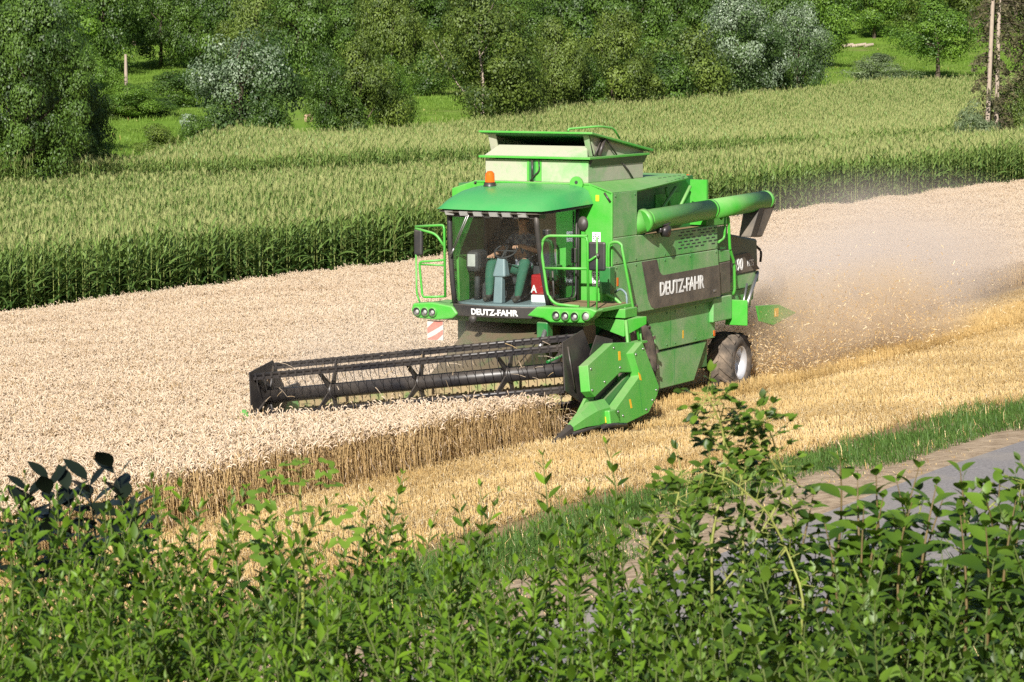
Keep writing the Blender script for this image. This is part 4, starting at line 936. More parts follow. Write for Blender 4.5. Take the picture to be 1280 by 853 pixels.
b.tube(ring, 0.014, 8, False); b.tube([(2.86,0.06,2.99),(2.91,0.03,2.86)],0.03); b.tube([ring[0],ring[12]],0.012); b.tube([ring[6],ring[18]],0.012); b.build('steering_wheel', COMB)
b = mb(M_cab); b.box(2.55,2.95,-0.66,-0.40,2.62,2.98,0.08); b.tube([(2.7,-0.56,2.15),(2.72,-0.54,2.65)],0.05); b.mat(M_lamp).box(2.93,2.955,-0.6,-0.46,2.72,2.92); b.build('side_console', COMB)
b = mb(M_steel); b.tube([(3.56,-0.28,3.60),(3.39,-0.66,2.98)],0.009); b.tube([(3.57,-0.24,3.60),(3.39,-0.63,2.99)],0.009); b.tube([(3.39,-0.68,2.92),(3.41,-0.60,3.04)],0.014); b.build('wiper', COMB)
b = mb(M_green); b.prism([(3.1,-0.70,2.16),(2.75,-0.72,2.16),(2.75,-0.72,2.9),(3.15,-0.70,2.9)],[(3.1,-0.66,2.16),(2.75,-0.68,2.16),(2.75,-0.68,2.75),(3.15,-0.66,2.9)]); b.build('window_surround', COMB)
b = mb(M_plastic); b.box(3.02,3.14,0.82,0.98,3.28,3.38,0.02); b.build('interior_mirror', COMB)
# sill with the maker's lettering
so_ = [(x + 0.03, y) for x, y in bow((3.18,-0.74),(3.04,0.95),13,0.20)]
b = mb(M_plastic); b.prism([(x - 0.02, y, 1.93) for x, y in so_] + [(2.6,0.8,1.93),(2.6,-0.6,1.93)], [(x, y, 2.12) for x, y in so_] + [(2.6,0.95,2.12),(2.6,-0.74,2.12)], 0.012); b.build('cab_sill', COMB)
tx = text('DEUTZ-FAHR', 0.135, 1.0, 'lettering', COMB, (0, 0, 0), (0, 1.02, 0), (0, 0, 1.0), bold=0.034)
xs_ = np.array([p[1] for p in so_]); xv = np.array([p[0] for p in so_])
for v in tx.data.vertices:
    y = v.co.y - 0.34; v.co = Vector((float(np.interp(y, xs_, xv)) + 0.004 + v.co.x - 0.022*(1 - (1.975 + v.co.z - 1.93)/0.19), y, 1.972 + v.co.z))
b = mb(M_plastic); b.lathe([(0,0),(0.055,0),(0.06,-0.06),(0.03,-0.1)],(3.40,-0.28,1.90),'x',14); b.tube([(3.3,-0.28,1.95),(3.3,-0.28,1.85)],0.02); b.build('work_light', COMB)
# platforms with lamps on both sides
b = mb(M_green); pod = [(0.72,2.0),(0.90,2.155),(1.86,2.17),(1.98,2.13),(1.90,2.02),(1.76,1.93),(1.14,1.91),(1.02,1.97)]
b.prism([(3.12,y,z) for y, z in pod], [(3.40,y,z) for y, z in pod], 0.025); b.box(1.9,3.14,0.97,1.9,2.08,2.14,0.01); b.box(1.95,2.4,1.45,2.0,1.93,2.08,0.01)
pl = b.build('platform', COMB)
b = mb(M_dirt); b.box(2.0,3.2,1.0,1.86,2.14,2.155); b.build('straw_litter', pl)
def lamp(y, z, parent, x=3.40, cl=False):
    b = mb(M_green); b.lathe([(0.083,0),(0.083,0.03),(0.066,0.04)],(x,y,z),'x',20); b.mat(M_plastic).lathe([(0.066,0.04),(0.055,0.02),(0.03,0.015)],(x,y,z),'x',20); b.mat(M_lamp).lathe([(0.05 if cl else 0.03,0.018),(0,0.03 if not cl else 0.05)],(x,y,z),'x',20); b.build('headlight', parent)
for y, z in ((1.27,2.035),(1.43,2.03),(1.60,2.03)): lamp(y, z, pl)
lamp(1.80, 2.045, pl, cl=True)
b = mb(M_green); pod2 = [(-0.62,1.96),(-0.72,1.88),(-1.0,1.84),(-1.40,1.86),(-1.50,1.98),(-1.46,2.10),(-1.1,2.13),(-0.72,2.08)]
b.prism([(3.0,y,z) for y, z in pod2], [(3.26,y,z) for y, z in pod2], 0.025); b.box(2.2,3.02,-1.4,-0.8,2.02,2.08); pr = b.build('platform', COMB)
for y in (-1.37,-1.22,-1.08): lamp(y, 1.97, pr, 3.26)
# handrails and mirrors
b = mb(M_green); b.bent([(3.3,1.76,3.31),(3.3,1.0,3.29),(3.3,0.93,3.1),(3.3,1.05,2.35),(3.3,1.18,2.2),(3.3,1.62,2.18)],0.024,0.12); b.tube([(3.3,1.0,2.77),(3.3,1.76,2.79)],0.022); b.bent([(3.3,1.62,3.31),(3.3,1.76,3.29),(3.3,1.78,2.17)],0.022,0.1); b.build('handrail', COMB)
b = mb(M_green); b.tube([(3.3,1.93,2.15),(3.3,1.93,3.30)],0.016); b.bent([(3.3,1.76,2.9),(3.3,1.85,2.95),(3.3,1.92,3.0)],0.02); b.build('mirror_arm', COMB)
b = mb(M_plastic); b.box(3.22,3.28,1.76,2.06,2.76,3.22,0.03); b.mat(M_black).lathe([(0,0),(0.045,0),(0.045,0.03),(0,0.03)],(3.285,1.93,3.0),'x',12); mr = b.build('mirror', COMB)
b = mb(M_lamp); b.box(3.213,3.219,1.79,2.03,2.79,3.19); b.build('mirror_glass', mr)
b = mb(M_plastic); b.lathe([(0.0,-0.05),(0.07,-0.035),(0.095,0.0),(0.07,0.035),(0.0,0.05)],(3.3,1.68,3.50),'x',18)
me2 = b.build('mirror', COMB)
for v in me2.data.vertices: v.co.z = 3.50 + (v.co.z - 3.50) * 1.3
b = mb(M_green); b.tube([(3.27,1.70,3.28),(3.27,1.70,3.5)],0.012); b.build('mirror_arm', COMB)
b = mb(M_green); X_ = 3.2
b.bent([(X_,-1.44,3.36),(X_,-0.90,3.40),(X_,-0.88,2.22)],0.022,0.06); b.bent([(X_,-1.44,3.33),(X_,-1.05,3.25),(X_,-0.9,3.05)],0.022,0.1); b.bent([(X_,-0.9,2.83),(X_,-1.37,2.78),(X_,-1.31,2.2),(X_,-0.9,2.23)],0.02,0.06); b.tube([(X_,-0.9,2.74),(X_,-1.36,2.74)],0.016); b.bent([(X_,-1.43,2.9),(X_,-1.42,2.25),(X_,-1.36,2.12)],0.016,0.08); b.build('handrail', COMB)
b = mb(M_plastic); b.box(3.14,3.22,-1.47,-1.31,2.88,3.32,0.035); b.build('mirror', COMB)
b = mb(M_bwhite); b.box(3.15,3.17,-1.24,-0.94,1.50,1.82); wb = b.build('warning_board', COMB)
b = mb(M_bred)
for k in (0, 1):
    z0 = 1.40 + k * 0.2; lo = [(-1.22,max(z0,1.43)),(-0.96,z0+0.26),(-0.96,z0+0.16 if k==0 else z0+.19),(-1.10,1.43 if k==0 else z0)]
    b.px([(-1.235,1.505 if not k else 1.60),(-1.05,1.505 if not k else 1.70),(-0.945,1.60 if not k else 1.76),(-0.945,1.68 if not k else 1.815),(-1.1,1.58 if not k else 1.815),(-1.235,1.52 if not k else 1.70)], 3.171, 3.174)
b.build('board_stripes', wb)
# ladder and its rails
b = mb(M_green); b.bent([(1.98,1.50,2.2),(1.98,1.49,3.12),(1.98,1.72,3.14),(1.98,2.05,1.55)],0.026,0.12); b.bent([(2.25,1.58,2.3),(2.2,1.74,2.22),(2.2,1.92,2.05),(2.2,1.98,1.5)],0.028,0.1); b.bent([(2.3,1.50,2.5),(2.28,1.53,2.1)],0.02); b.build('handrail', COMB)
b = mb(M_green); b.prism([(2.35,1.42,1.92),(2.35,1.95,1.90),(2.35,1.95,1.62),(2.35,1.42,1.78)], [(1.9,1.5,1.92),(1.9,2.15,1.93),(1.9,2.15,1.80),(1.9,1.5,1.82)], 0.01)
for xx in (1.86, 2.34): b.tube([(xx,1.98,1.9),(xx,2.1,0.75)],0.028)
for z in (1.5, 1.15, 0.8): b.box(1.87,2.33,1.96 + (1.6-z)*0.1,2.14 + (1.6-z)*0.1,z,z+0.03)
b.build('ladder', COMB)
b = mb(M_gdark); b.box(1.87,2.06,1.36,1.56,2.28,2.72,0.015); b.build('control_box', COMB)
b = mb(M_grey); b.bent([(1.95,1.60,2.3),(2.0,1.72,2.38),(2.05,1.86,2.3),(2.05,1.86,1.95)],0.018); b.build('hose', COMB)

# --- feeder house and the header, which rides on the slope of the field and so is tilted against the levelled body
b = mb(M_gfeed); b.prism([(2.2,-0.78,1.10),(2.2,0.78,1.10),(2.2,0.78,1.90),(2.2,-0.78,1.90)], [(4.15,-0.78,0.30),(4.15,0.78,0.42),(4.15,0.78,1.02),(4.15,-0.78,0.90)], 0.02)
b.mat(M_gfeed); b.prism([(2.3,-0.72,1.875),(2.3,0.72,1.875),(4.1,0.72,1.06),(4.1,-0.72,0.94)][::-1], [(2.3,-0.72,1.89),(2.3,0.72,1.89),(4.1,0.72,1.075),(4.1,-0.72,0.955)][::-1]); b.build('feeder_house', COMB)
b = mb(M_gdusty); b.box(1.75,2.6,-1.3,1.35,1.78,2.04,0.02); b.mat(M_black).box(1.85,2.3,-1.0,1.2,1.45,1.78); b.tube([(2.0,1.0,1.7),(3.5,1.05,1.0)],0.05); b.build('front_frame', COMB)
b = mb(M_steel); b.bent([(3.0,0.95,1.9),(3.3,1.0,1.75),(3.6,1.05,1.45)],0.04); b.mat(M_gdark).box(3.1,3.3,0.85,1.05,1.62,1.9,0.02); b.bent([(2.6,1.2,1.6),(3.0,1.3,1.4),(3.6,1.2,1.3)],0.025); b.build('hydraulic_hose', COMB)
ROLL = R(7.7)
HEADER_Y0, HEADER_Y1 = -3.0, 2.78
b = mb(M_gstraw)
b.mat(M_gstraw).py([(4.05,0.12),(4.12,0.95),(4.22,1.02),(4.25,0.95),(4.18,0.14)], HEADER_Y0, HEADER_Y1)            # back wall
b.mat(M_dirt).py([(4.1,0.06),(4.1,0.11),(5.55,0.09),(5.62,0.06)], HEADER_Y0, HEADER_Y1); b.mat(M_gdusty)                          # table
b.py([(4.05,0.06),(4.05,1.0),(4.5,0.95),(5.5,0.42),(5.65,0.05)], HEADER_Y0 - 0.04, HEADER_Y0)
b.mat(M_green); b.py([(4.1,0.05),(4.1,1.0),(4.6,1.0),(5.6,0.35),(5.65,0.05)], HEADER_Y1, HEADER_Y1 + 0.05)
hdr = b.build('header', COMB); hdr.rotation_euler = (ROLL, 0, 0); hdr.location = (0, 0, 0.06)
b = mb(M_gstraw); b.tube([(4.68,HEADER_Y0,0.42),(4.68,HEADER_Y1,0.42)],0.17,20)
for y0, y1, tw in ((HEADER_Y0, -0.7, 1), (HEADER_Y1, 0.6, -1)):
    n = 90; pts_a, pts_b = [], []
    for k in range(n + 1):
        y = y0 + (y1 - y0) * k / n; a = k * 0.36 * tw; pts_a.append((4.68 + .165*math.cos(a), y, .42 + .165*math.sin(a))); pts_b.append((4.68 + .29*math.cos(a), y, .42 + .29*math.sin(a)))
    bm = b.bm; va = [bm.verts.new(p) for p in pts_a]; vb = [bm.verts.new(p) for p in pts_b]
    for k in range(n): f = bm.faces.new((va[k], va[k+1], vb[k+1], vb[k])); f.material_index = 0
b.build('crop_auger', hdr)
b = mb(M_steel)
for y in np.arange(HEADER_Y0 + .04, HEADER_Y1, 0.0762): b.prism([(5.58,y-.02,.075),(5.58,y+.02,.075),(5.72,y,.075)],[(5.58,y-.02,.09),(5.58,y+.02,.09),(5.72,y,.085)])
b.build('knife', hdr)
RX, RZ, RR, RY0, RY1 = 5.18, 1.02, 0.54, -2.93, 2.66
b = mb(M_black); b.tube([(RX,RY0,RZ),(RX,RY1,RZ)],0.115,24); b.build('reel_tube', hdr)
angs = [R(a) for a in (116, 44, -28, -100, -172)]
for a in angs:
    cx_, cz_ = RX + RR*math.cos(a), RZ + RR*math.sin(a)
    b = mb(M_black); b.tube([(cx_,RY0,cz_),(cx_,RY1,cz_)],0.030,10); b.box(cx_-.012,cx_+.012,RY0,RY1,cz_-.075,cz_-.01)
    for y in np.arange(RY0 + .06, RY1, 0.152):
        b.box(cx_-.034,cx_+.034,y-.018,y+.018,cz_-.05,cz_+.034)
        V, F = ring_tube(np.array([(cx_,y,cz_-.03),(cx_+.015,y,cz_-.16),(cx_-.01,y,cz_-.27),(cx_-.06,y,cz_-.33)]),0.0065,4); vs = [b.bm.verts.new(v) for v in V]
        for f in F: b.bm.faces.new([vs[i] for i in f]).material_index = 0
    b.build('reel_bar', hdr)
for y in (-1.72, -0.10, 1.50):
    b = mb(M_black)
    for a in angs:
        u = np.array([math.cos(a), 0, math.sin(a)]); w_ = np.array([-math.sin(a), 0, math.cos(a)]); c0 = np.array([RX, y, RZ]); P = [c0 + u*.1 + w_*.055, c0 + u*(RR-.02) + w_*.028, c0 + u*(RR-.02) - w_*.028, c0 + u*.1 - w_*.055]
        b.prism([tuple(p + [0,-.012,0]) for p in P], [tuple(p + [0,.012,0]) for p in P])
    b.tube([(RX,y-.04,RZ),(RX,y+.04,RZ)],0.135,16); b.build('reel_spider', hdr)
for y, ex in ((RY0 - .03, 0), (RY1 + .05, 1)):
    b = mb(M_black); P = [(RX + (RR+.085)*math.cos(a), RZ + (RR+.085)*math.sin(a)) for a in angs]; b.py(P, y - .01, y + .01)
    for a in angs: b.tube([(RX,y + (.03 if not ex else -.03),RZ),(RX + RR*math.cos(a),y + (.03 if not ex else -.03),RZ + RR*math.sin(a))],0.022,6)
    b.build('reel_end_plate', hdr)
for y in (RY0 - .10, RY1 + .12):
    b = mb(M_black); b.prism([(4.08,y-.035,0.98),(4.08,y+.035,0.98),(4.12,y+.035,1.14),(4.12,y-.035,1.14)],[(5.30,y-.035,0.93),(5.30,y+.035,0.93),(5.30,y+.035,1.05),(5.30,y-.035,1.05)],0.01); b.tube([(4.3,y,0.5),(4.9,y,1.0)],0.03)
    if y > 0: b.py([(4.15,0.45),(4.18,1.36),(4.7,1.47),(5.0,1.2),(5.02,0.5)], y + .045, y + .06); b.tube([(5.56,y-.02,1.38),(5.5,y-.02,0.72)],0.014)
    b.build('reel_arm', hdr)
# covers and divider on the outer end
b = mb(M_green); b.py([(5.44,1.06),(5.47,0.67),(5.32,0.57),(4.36,0.85),(3.87,0.80),(3.74,1.26),(4.51,1.32)][::-1], 2.84, 3.0, 0.008); cv = b.build('side_cover', hdr)
b = mb(M_steel)
for x, z in ((5.36,1.0),(5.4,0.68),(4.5,1.24),(3.84,1.18),(4.36,0.92),(3.95,0.88),(4.95,0.76)): b.lathe([(0.018,0),(0.018,0.012),(0,0.014)],(x,3.0,z),'y',8)
b.build('bolt', cv)
b = mb(M_yellow); b.py([(4.36,1.17),(4.28,1.17),(4.30,1.03),(4.38,1.03)], 3.0005, 3.003); b.build('sticker', cv)
b = mb(M_green); b.py([(3.71,1.25),(4.08,1.11),(3.93,0.745),(4.98,0.30),(4.86,0.17),(4.80,0.05),(3.78,0.14),(3.40,0.37),(3.29,0.50)], 2.95, 3.12, 0.008); cv2 = b.build('side_cover', hdr)
b = mb(M_steel)
for x, z in ((3.72,1.14),(4.0,1.08),(3.42,0.46),(3.6,0.32),(4.7,0.2),(4.85,0.28),(3.86,0.2)): b.lathe([(0.018,0),(0.018,0.012),(0,0.014)],(x,3.12,z),'y',8)
b.mat(M_gdark).box(3.995,4.003,3.1195,3.122,0.16,0.7); b.build('bolt', cv2)
b = mb(M_yellow); b.py([(3.99,0.80),(3.92,0.76),(3.90,0.66),(3.97,0.68)], 3.1205, 3.123); b.py([(4.42,0.42),(4.36,0.42),(4.34,0.28),(4.40,0.28)], 3.1205, 3.123); b.box(4.987,4.99,2.99,3.07,0.18,0.24); b.build('sticker', cv2)
b = mb(M_green); b.box(4.78,5.14,2.88,3.12,0.10,0.33,0.02); b.mat(M_yellow).box(5.141,5.145,2.95,3.05,0.15,0.24); b.build('bracket', hdr)
b = mb(M_gdark); b.prism([(3.9,2.80,0.30),(3.9,2.94,0.30),(3.9,2.94,0.80),(3.9,2.80,0.80)],[(5.1,2.80,0.10),(5.1,2.94,0.10),(5.1,2.94,0.42),(5.1,2.80,0.42)]); b.mat(M_dirt).prism([(3.95,2.94,0.66),(3.95,2.86,0.70),(4.95,2.86,0.34),(4.95,2.94,0.30)],[(3.95,2.94,0.67),(3.95,2.86,0.71),(4.95,2.86,0.35),(4.95,2.94,0.31)]); b.build('drive_housing', hdr)
b = mb(M_green)                                              # divider: a tapering shell ending in a dark point
sec = [(4.95,0.14,0.16,0.50,0.20),(5.35,0.13,0.14,0.50,0.18),(5.75,0.10,0.16,0.37,0.14),(6.1,0.07,0.14,0.24,0.09)]
def dsec(x, yw, z0, z1, yw2): return [(x, 2.90 - yw, z0), (x, 2.90 + yw, z0), (x, 2.90 + yw2 * .75, z0 + (z1 - z0) * .6), (x, 2.90 + yw2 * .3, z1), (x, 2.90 - yw2 * .3, z1), (x, 2.90 - yw2 * .75, z0 + (z1 - z0) * .6)]
for s0, s1 in zip(sec, sec[1:]): b.prism(dsec(*s0), dsec(*s1))
b.mat(M_black); b.prism(dsec(6.1,0.072,0.13,0.245,0.092), dsec(6.75,0.02,0.0,0.05,0.02)); b.tube([(5.1,3.04,0.12),(5.7,2.99,0.11),(6.15,2.95,0.10)],0.03); b.build('crop_divider', hdr)
b = mb(M_black); b.tube([(4.6,3.1,0.05),(5.1,3.14,0.10),(5.5,3.16,0.12)],0.035); b.tube([(4.4,3.0,0.02),(5.3,2.95,0.03)],0.04); b.build('skid', hdr)
b = mb(M_green)
for s0, s1 in zip(sec, sec[1:]): b.prism([(x, y - 5.97, z + .02) for x, y, z in dsec(*s0)], [(x, y - 5.97, z + .02) for x, y, z in dsec(*s1)])
b.prism([(x, y - 5.97, z + .02) for x, y, z in dsec(*sec[-1])], [(x, y - 5.97, z) for x, y, z in dsec(6.5,0.03,0.08,0.14,0.03)])
b.tube([(5.70,-3.08,0.2),(5.82,-3.08,0.56),(5.80,-3.07,0.74),(5.74,-3.06,0.86)], np.array([0.09,0.12,0.115,0.05]), 12); b.build('crop_divider', hdr)
# ------------------------------------------------------------------ the driver in the cab (a thing of his own), and what stands beside him
M_skin = simple('skin', (0.56, 0.31, 0.20), 0.55, var=0.06)
M_trousers = simple('green_work_trousers', (0.030, 0.125, 0.075), 0.85, var=0.15, scale=25)
t = NT('plaid_shirt'); tc = t.add('ShaderNodeTexCoord'); w1 = t.add('ShaderNodeTexChecker'); w1.inputs['Scale'].default_value = 14
t.link(tc.outputs['Object'], w1.inputs[0]); w1.inputs[1].default_value = (0.10, 0.11, 0.15, 1); w1.inputs[2].default_value = (0.30, 0.30, 0.33, 1); t.bsdf(w1.outputs[0], 0.9); M_shirt = t.m
M_boot = simple('dark_boots', (0.045, 0.040, 0.032), 0.7); M_hair = simple('short_brown_hair', (0.05, 0.03, 0.018), 0.8, var=0.25, scale=40)
J = {'pel': (2.24,.05,2.64,.15), 'wai': (2.20,.05,2.84,.135), 'che': (2.19,.05,3.06,.155), 'nec': (2.22,.05,3.27,.062), 'hd0': (2.25,.05,3.37,.075), 'hd1': (2.26,.05,3.46,.098), 'hd2': (2.25,.05,3.55,.075)}
Ed = [('pel','wai'),('wai','che'),('che','nec'),('nec','hd0'),('hd0','hd1'),('hd1','hd2')]
def limb(names, pts, par):
    for n_, p in zip(names, pts): J[n_] = p
    Ed.append((par, names[0])); Ed.extend(zip(names, names[1:]))
limb(['sr','er0','er','wr','hr'], [(2.20,-.15,3.17,.068),(2.27,-.25,3.03,.05),(2.38,-.31,2.92,.05),(2.68,-.27,2.89,.037),(2.74,-.26,2.885,.032)], 'che')
limb(['sl','el0','el','wl','hl'], [(2.20,.25,3.17,.068),(2.29,.36,3.06,.05),(2.42,.42,2.97,.05),(2.66,.25,3.06,.037),(2.72,.20,3.065,.032)], 'che')
limb(['tr','tr1','kr','cr','ar','fr','tor'], [(2.28,-.05,2.62,.098),(2.5,-.18,2.69,.088),(2.74,-.27,2.79,.10),(2.83,-.25,2.55,.088),(2.90,-.22,2.30,.068),(2.95,-.22,2.21,.042),(3.08,-.23,2.20,.046)], 'pel')
limb(['tl','tl1','kl','cl','al','fl','tol'], [(2.28,.15,2.62,.098),(2.5,.25,2.70,.088),(2.74,.35,2.82,.10),(2.82,.33,2.57,.088),(2.88,.30,2.30,.068),(2.93,.30,2.21,.042),(3.06,.31,2.20,.046)], 'pel')
for sd, hx in (('r', J['hr']), ('l', J['hl'])):
    s_ = -1 if sd == 'r' else 1
    for k, L in enumerate((0.085, 0.095, 0.09, 0.07)):
        y0 = hx[1] + (k - 1.5) * 0.021; a = (hx[0] + .035, y0, hx[2] + .006, .0095); m = (hx[0] + .035 + L*.55, y0 + (k-1.5)*.004, hx[2] - .004, .0085); e_ = (hx[0] + .03 + L*.72, y0 + (k-1.5)*.004, hx[2] - .04, .0075)
        limb(['f%s%d%s' % (sd, k, q) for q in 'abc'], [a, m, e_], 'h' + sd)
    limb(['t' + sd + q for q in 'xyz'], [(hx[0] + .005, hx[1] - s_*.036, hx[2] - .008, .012), (hx[0] + .035, hx[1] - s_*.055, hx[2] - .02, .010), (hx[0] + .06, hx[1] - s_*.05, hx[2] - .035, .008)], 'h' + sd)
keys = list(J); me = bpy.data.meshes.new('person'); me.from_pydata([J[k][:3] for k in keys], [(keys.index(a), keys.index(b_)) for a, b_ in Ed], [])
ob = bpy.data.objects.new('person', me); C.objects.link(ob); sk = ob.modifiers.new('skin', 'SKIN'); sk.use_smooth_shade = True
for i, k in enumerate(keys):
    d_ = me.skin_vertices[0].data[i]; r_ = J[k][3]; d_.radius = (r_, r_ * (1.25 if k in ('che','wai','pel') else 1.0)); d_.use_root = (k == 'pel')
su = ob.modifiers.new('sub', 'SUBSURF'); su.levels = 2; su.render_levels = 2
bpy.context.view_layer.update(); dg = bpy.context.evaluated_depsgraph_get(); body = bpy.data.meshes.new_from_object(ob.evaluated_get(dg)); bpy.data.objects.remove(ob)
body.materials.clear()
for m in (M_skin, M_trousers, M_shirt, M_boot): body.materials.append(m)
for f in body.polygons:
    c_ = f.center; f.use_smooth = True
    arm = abs(c_.y - 0.05) > 0.215 and c_.z > 2.82 and c_.x < 2.9
    if c_.z < 2.27 and c_.x > 2.7: m = 3
    elif c_.z < 2.72 or (c_.x > 2.42 and c_.z < 2.86 and not (abs(c_.y-.05) > .2 and c_.z > 2.86)): m = 1
    elif c_.z > 3.24: m = 0
    elif c_.x > 2.33 and c_.z > 2.84: m = 0
    else: m = 2
    f.material_index = m
DRV = link('person', body); DRV.location = tuple(O); DRV.rotation_euler = (0, 0, ROTZ)
tag(DRV, 'driver in dark shirt and green work trousers seated with both hands at the controls', 'person')
b = MB().mat(M_hair); b.lathe([(0.0,0.10),(0.06,0.092),(0.100,0.045),(0.112,-0.01),(0.105,-0.05)],(2.238,0.05,3.515),'z',18); b.build('hair', DRV)
b = MB().mat(M_skin); b.lathe([(0.0,0.03),(0.014,0.01),(0.016,-0.012),(0.0,-0.02)],(2.365,0.05,3.45),'x',8)
for y in (-0.055, 0.155): b.lathe([(0.0,-.012),(0.022,-.006),(0.026,.006),(0.0,.012)],(2.25,y,3.455),'y',10)
b.mat(M_hair)
for y in (0.015, 0.085): b.lathe([(0.0,.012),(0.011,.004),(0.011,-.01)],(2.352,y,3.475),'x',8)
b.box(2.350,2.362,0.02,0.08,3.395,3.402); b.build('face_features', DRV)
ROOT2 = empty('canister', tuple(np.array(O) + 2.62*FX + 0.66*FY + [0,0,2.15]), ROTZ); tag(ROOT2, 'red and white canister standing on the cab floor behind the door glass', 'canister')
b = mb(M_white); b.box(-0.13,0.13,-0.2,0.2,0.0,0.13,0.02); b.build('base', ROOT2)
b = mb(M_red); b.box(-0.13,0.13,-0.2,0.2,0.132,0.46,0.03); b.tube([(0,-0.1,0.40),(0,-0.1,0.46),(0,0.1,0.46),(0,0.1,0.40)],0.014); rb = b.build('body', ROOT2)
text('A', 0.17, 0.9, 'lettering', ROOT2, (0.134, -0.19, 0.17), (0, 1, 0), (0, 0, 1), bold=0.02)
# ------------------------------------------------------------------ hedge on the bank in front of the camera
M_privet = leaf_mat('privet_leaf', (0.010, 0.038, 0.005), (0.158, 0.280, 0.016), 0.48, 0.24, (0.34, 0.48, 0.03), 0.38)
M_dogwood = leaf_mat('dogwood_leaf', (0.014, 0.046, 0.006), (0.145, 0.255, 0.022), 0.45, 0.24, (0.30, 0.44, 0.03), 0.38)
M_bramble = leaf_mat('bramble_leaf', (0.008, 0.028, 0.004), (0.130, 0.225, 0.020), 0.45, 0.22)
M_mallow = leaf_mat('mallow_leaf', (0.050, 0.120, 0.018), (0.190, 0.310, 0.035), 0.5, 0.35)
M_shadeleaf = leaf_mat('shaded_leaf', (0.006, 0.009, 0.006), (0.012, 0.020, 0.010), 0.4, 0.03, (0.01, 0.015, 0.005))  # near-black green holds the shade lying on this bush
M_twig = simple('green_twig', (0.11, 0.145, 0.032), 0.7, var=0.2)
M_cane = simple('yellow_green_cane', (0.27, 0.29, 0.065), 0.6, var=0.15)
M_redstem = simple('reddish_stem', (0.17, 0.12, 0.045), 0.6, var=0.3, scale=12)
def leaf_template(w, pts=6, fold=0.22, droop=0.22, peak=0.42):
    """folded leaf of unit length along +x, width w, normal +z"""
    t = np.linspace(0, 1, pts); prof = np.where(t < peak, np.sin(t / peak * math.pi / 2) ** 0.75, np.cos((t - peak) / (1 - peak) * math.pi / 2) ** 0.9); prof[0] = 0.06; prof[-1] = 0.0
    hw = 0.5 * w * prof; z = -droop * t ** 2
    V = np.stack([np.stack([t, hw, z + fold * hw], 1), np.stack([t, 0 * t, z], 1), np.stack([t, -hw, z + fold * hw], 1)], 1).reshape(-1, 3)
    i = np.arange(pts - 1)[:, None] * 3 + np.array([0, 1])[None]
    return V, np.stack([i, i + 1, i + 4, i + 3], -1).reshape(-1, 4)
def lobed_template(lobes=5, depth=0.35):
    """palmate leaf of unit size: fan round a centre"""
    n = lobes * 6 + 1; a = np.linspace(-2.3, 2.3, n); r = 0.62 * (1 - depth * 0.5 * (1 - np.cos(np.linspace(0, lobes * 2 * math.pi, n)))[::1]); r = 0.62 * (1 - depth * (0.5 + 0.5 * np.cos(np.linspace(0, lobes * 2 * math.pi, n))))
    ring = np.stack([0.38 + r * np.cos(a), r * np.sin(a), -0.20 * r ** 2 + 0.04 * np.cos(a * 5)], 1); mid = 0.5 * ring + 0.5 * np.array([0.38, 0, 0.03])
    V = np.vstack([[[0.38, 0, 0.03]], mid, ring]); i = np.arange(n - 1)
    F = np.vstack([np.stack([1 + i, 1 + n + i, 2 + n + i, 2 + i], 1), np.stack([0 * i, 0 * i, 1 + i, 2 + i], 1)[0:0]])
    T3 = np.stack([0 * i, 1 + i, 2 + i, 2 + i], 1)
    return V, F
TPL = {'privet': leaf_template(0.40, 6, 0.25, 0.18, 0.40), 'dogwood': leaf_template(0.66, 7, 0.22, 0.38, 0.42), 'bramble': leaf_template(0.58, 6, 0.2, 0.15, 0.4),
       'shadeleaf': leaf_template(0.52, 6, 0.12, 0.15, 0.45), 'mallow': lobed_template()}
class Leaves:
    def __init__(s): s.P = []; s.D = []; s.N = []; s.L = []; s.T = []; s.stem = Acc()
    def leaf(s, p, d, n, L, t): s.P.append(p); s.D.append(d); s.N.append(n); s.L.append(L); s.T.append(t)
    def mesh(s, name, tpl, mat):
        V0, F0 = tpl; P, D, N, L, T = (np.array(a, float) for a in (s.P, s.D, s.N, s.L, s.T)); m = len(P)
        D /= np.linalg.norm(D, axis=1)[:, None]; B = np.cross(N, D); B /= np.linalg.norm(B, axis=1)[:, None] + 1e-9; N = np.cross(D, B)
        Q = V0[None] * L[:, None, None]
        V = P[:, None] + Q[..., 0:1] * D[:, None] + Q[..., 1:2] * B[:, None] + Q[..., 2:3] * N[:, None]
        F = (F0[None] + (np.arange(m) * len(V0))[:, None, None]).reshape(-1, 4)
        return np_mesh(name, V.reshape(-1, 3), F, [mat], None, np.repeat(T, len(V0)), True)
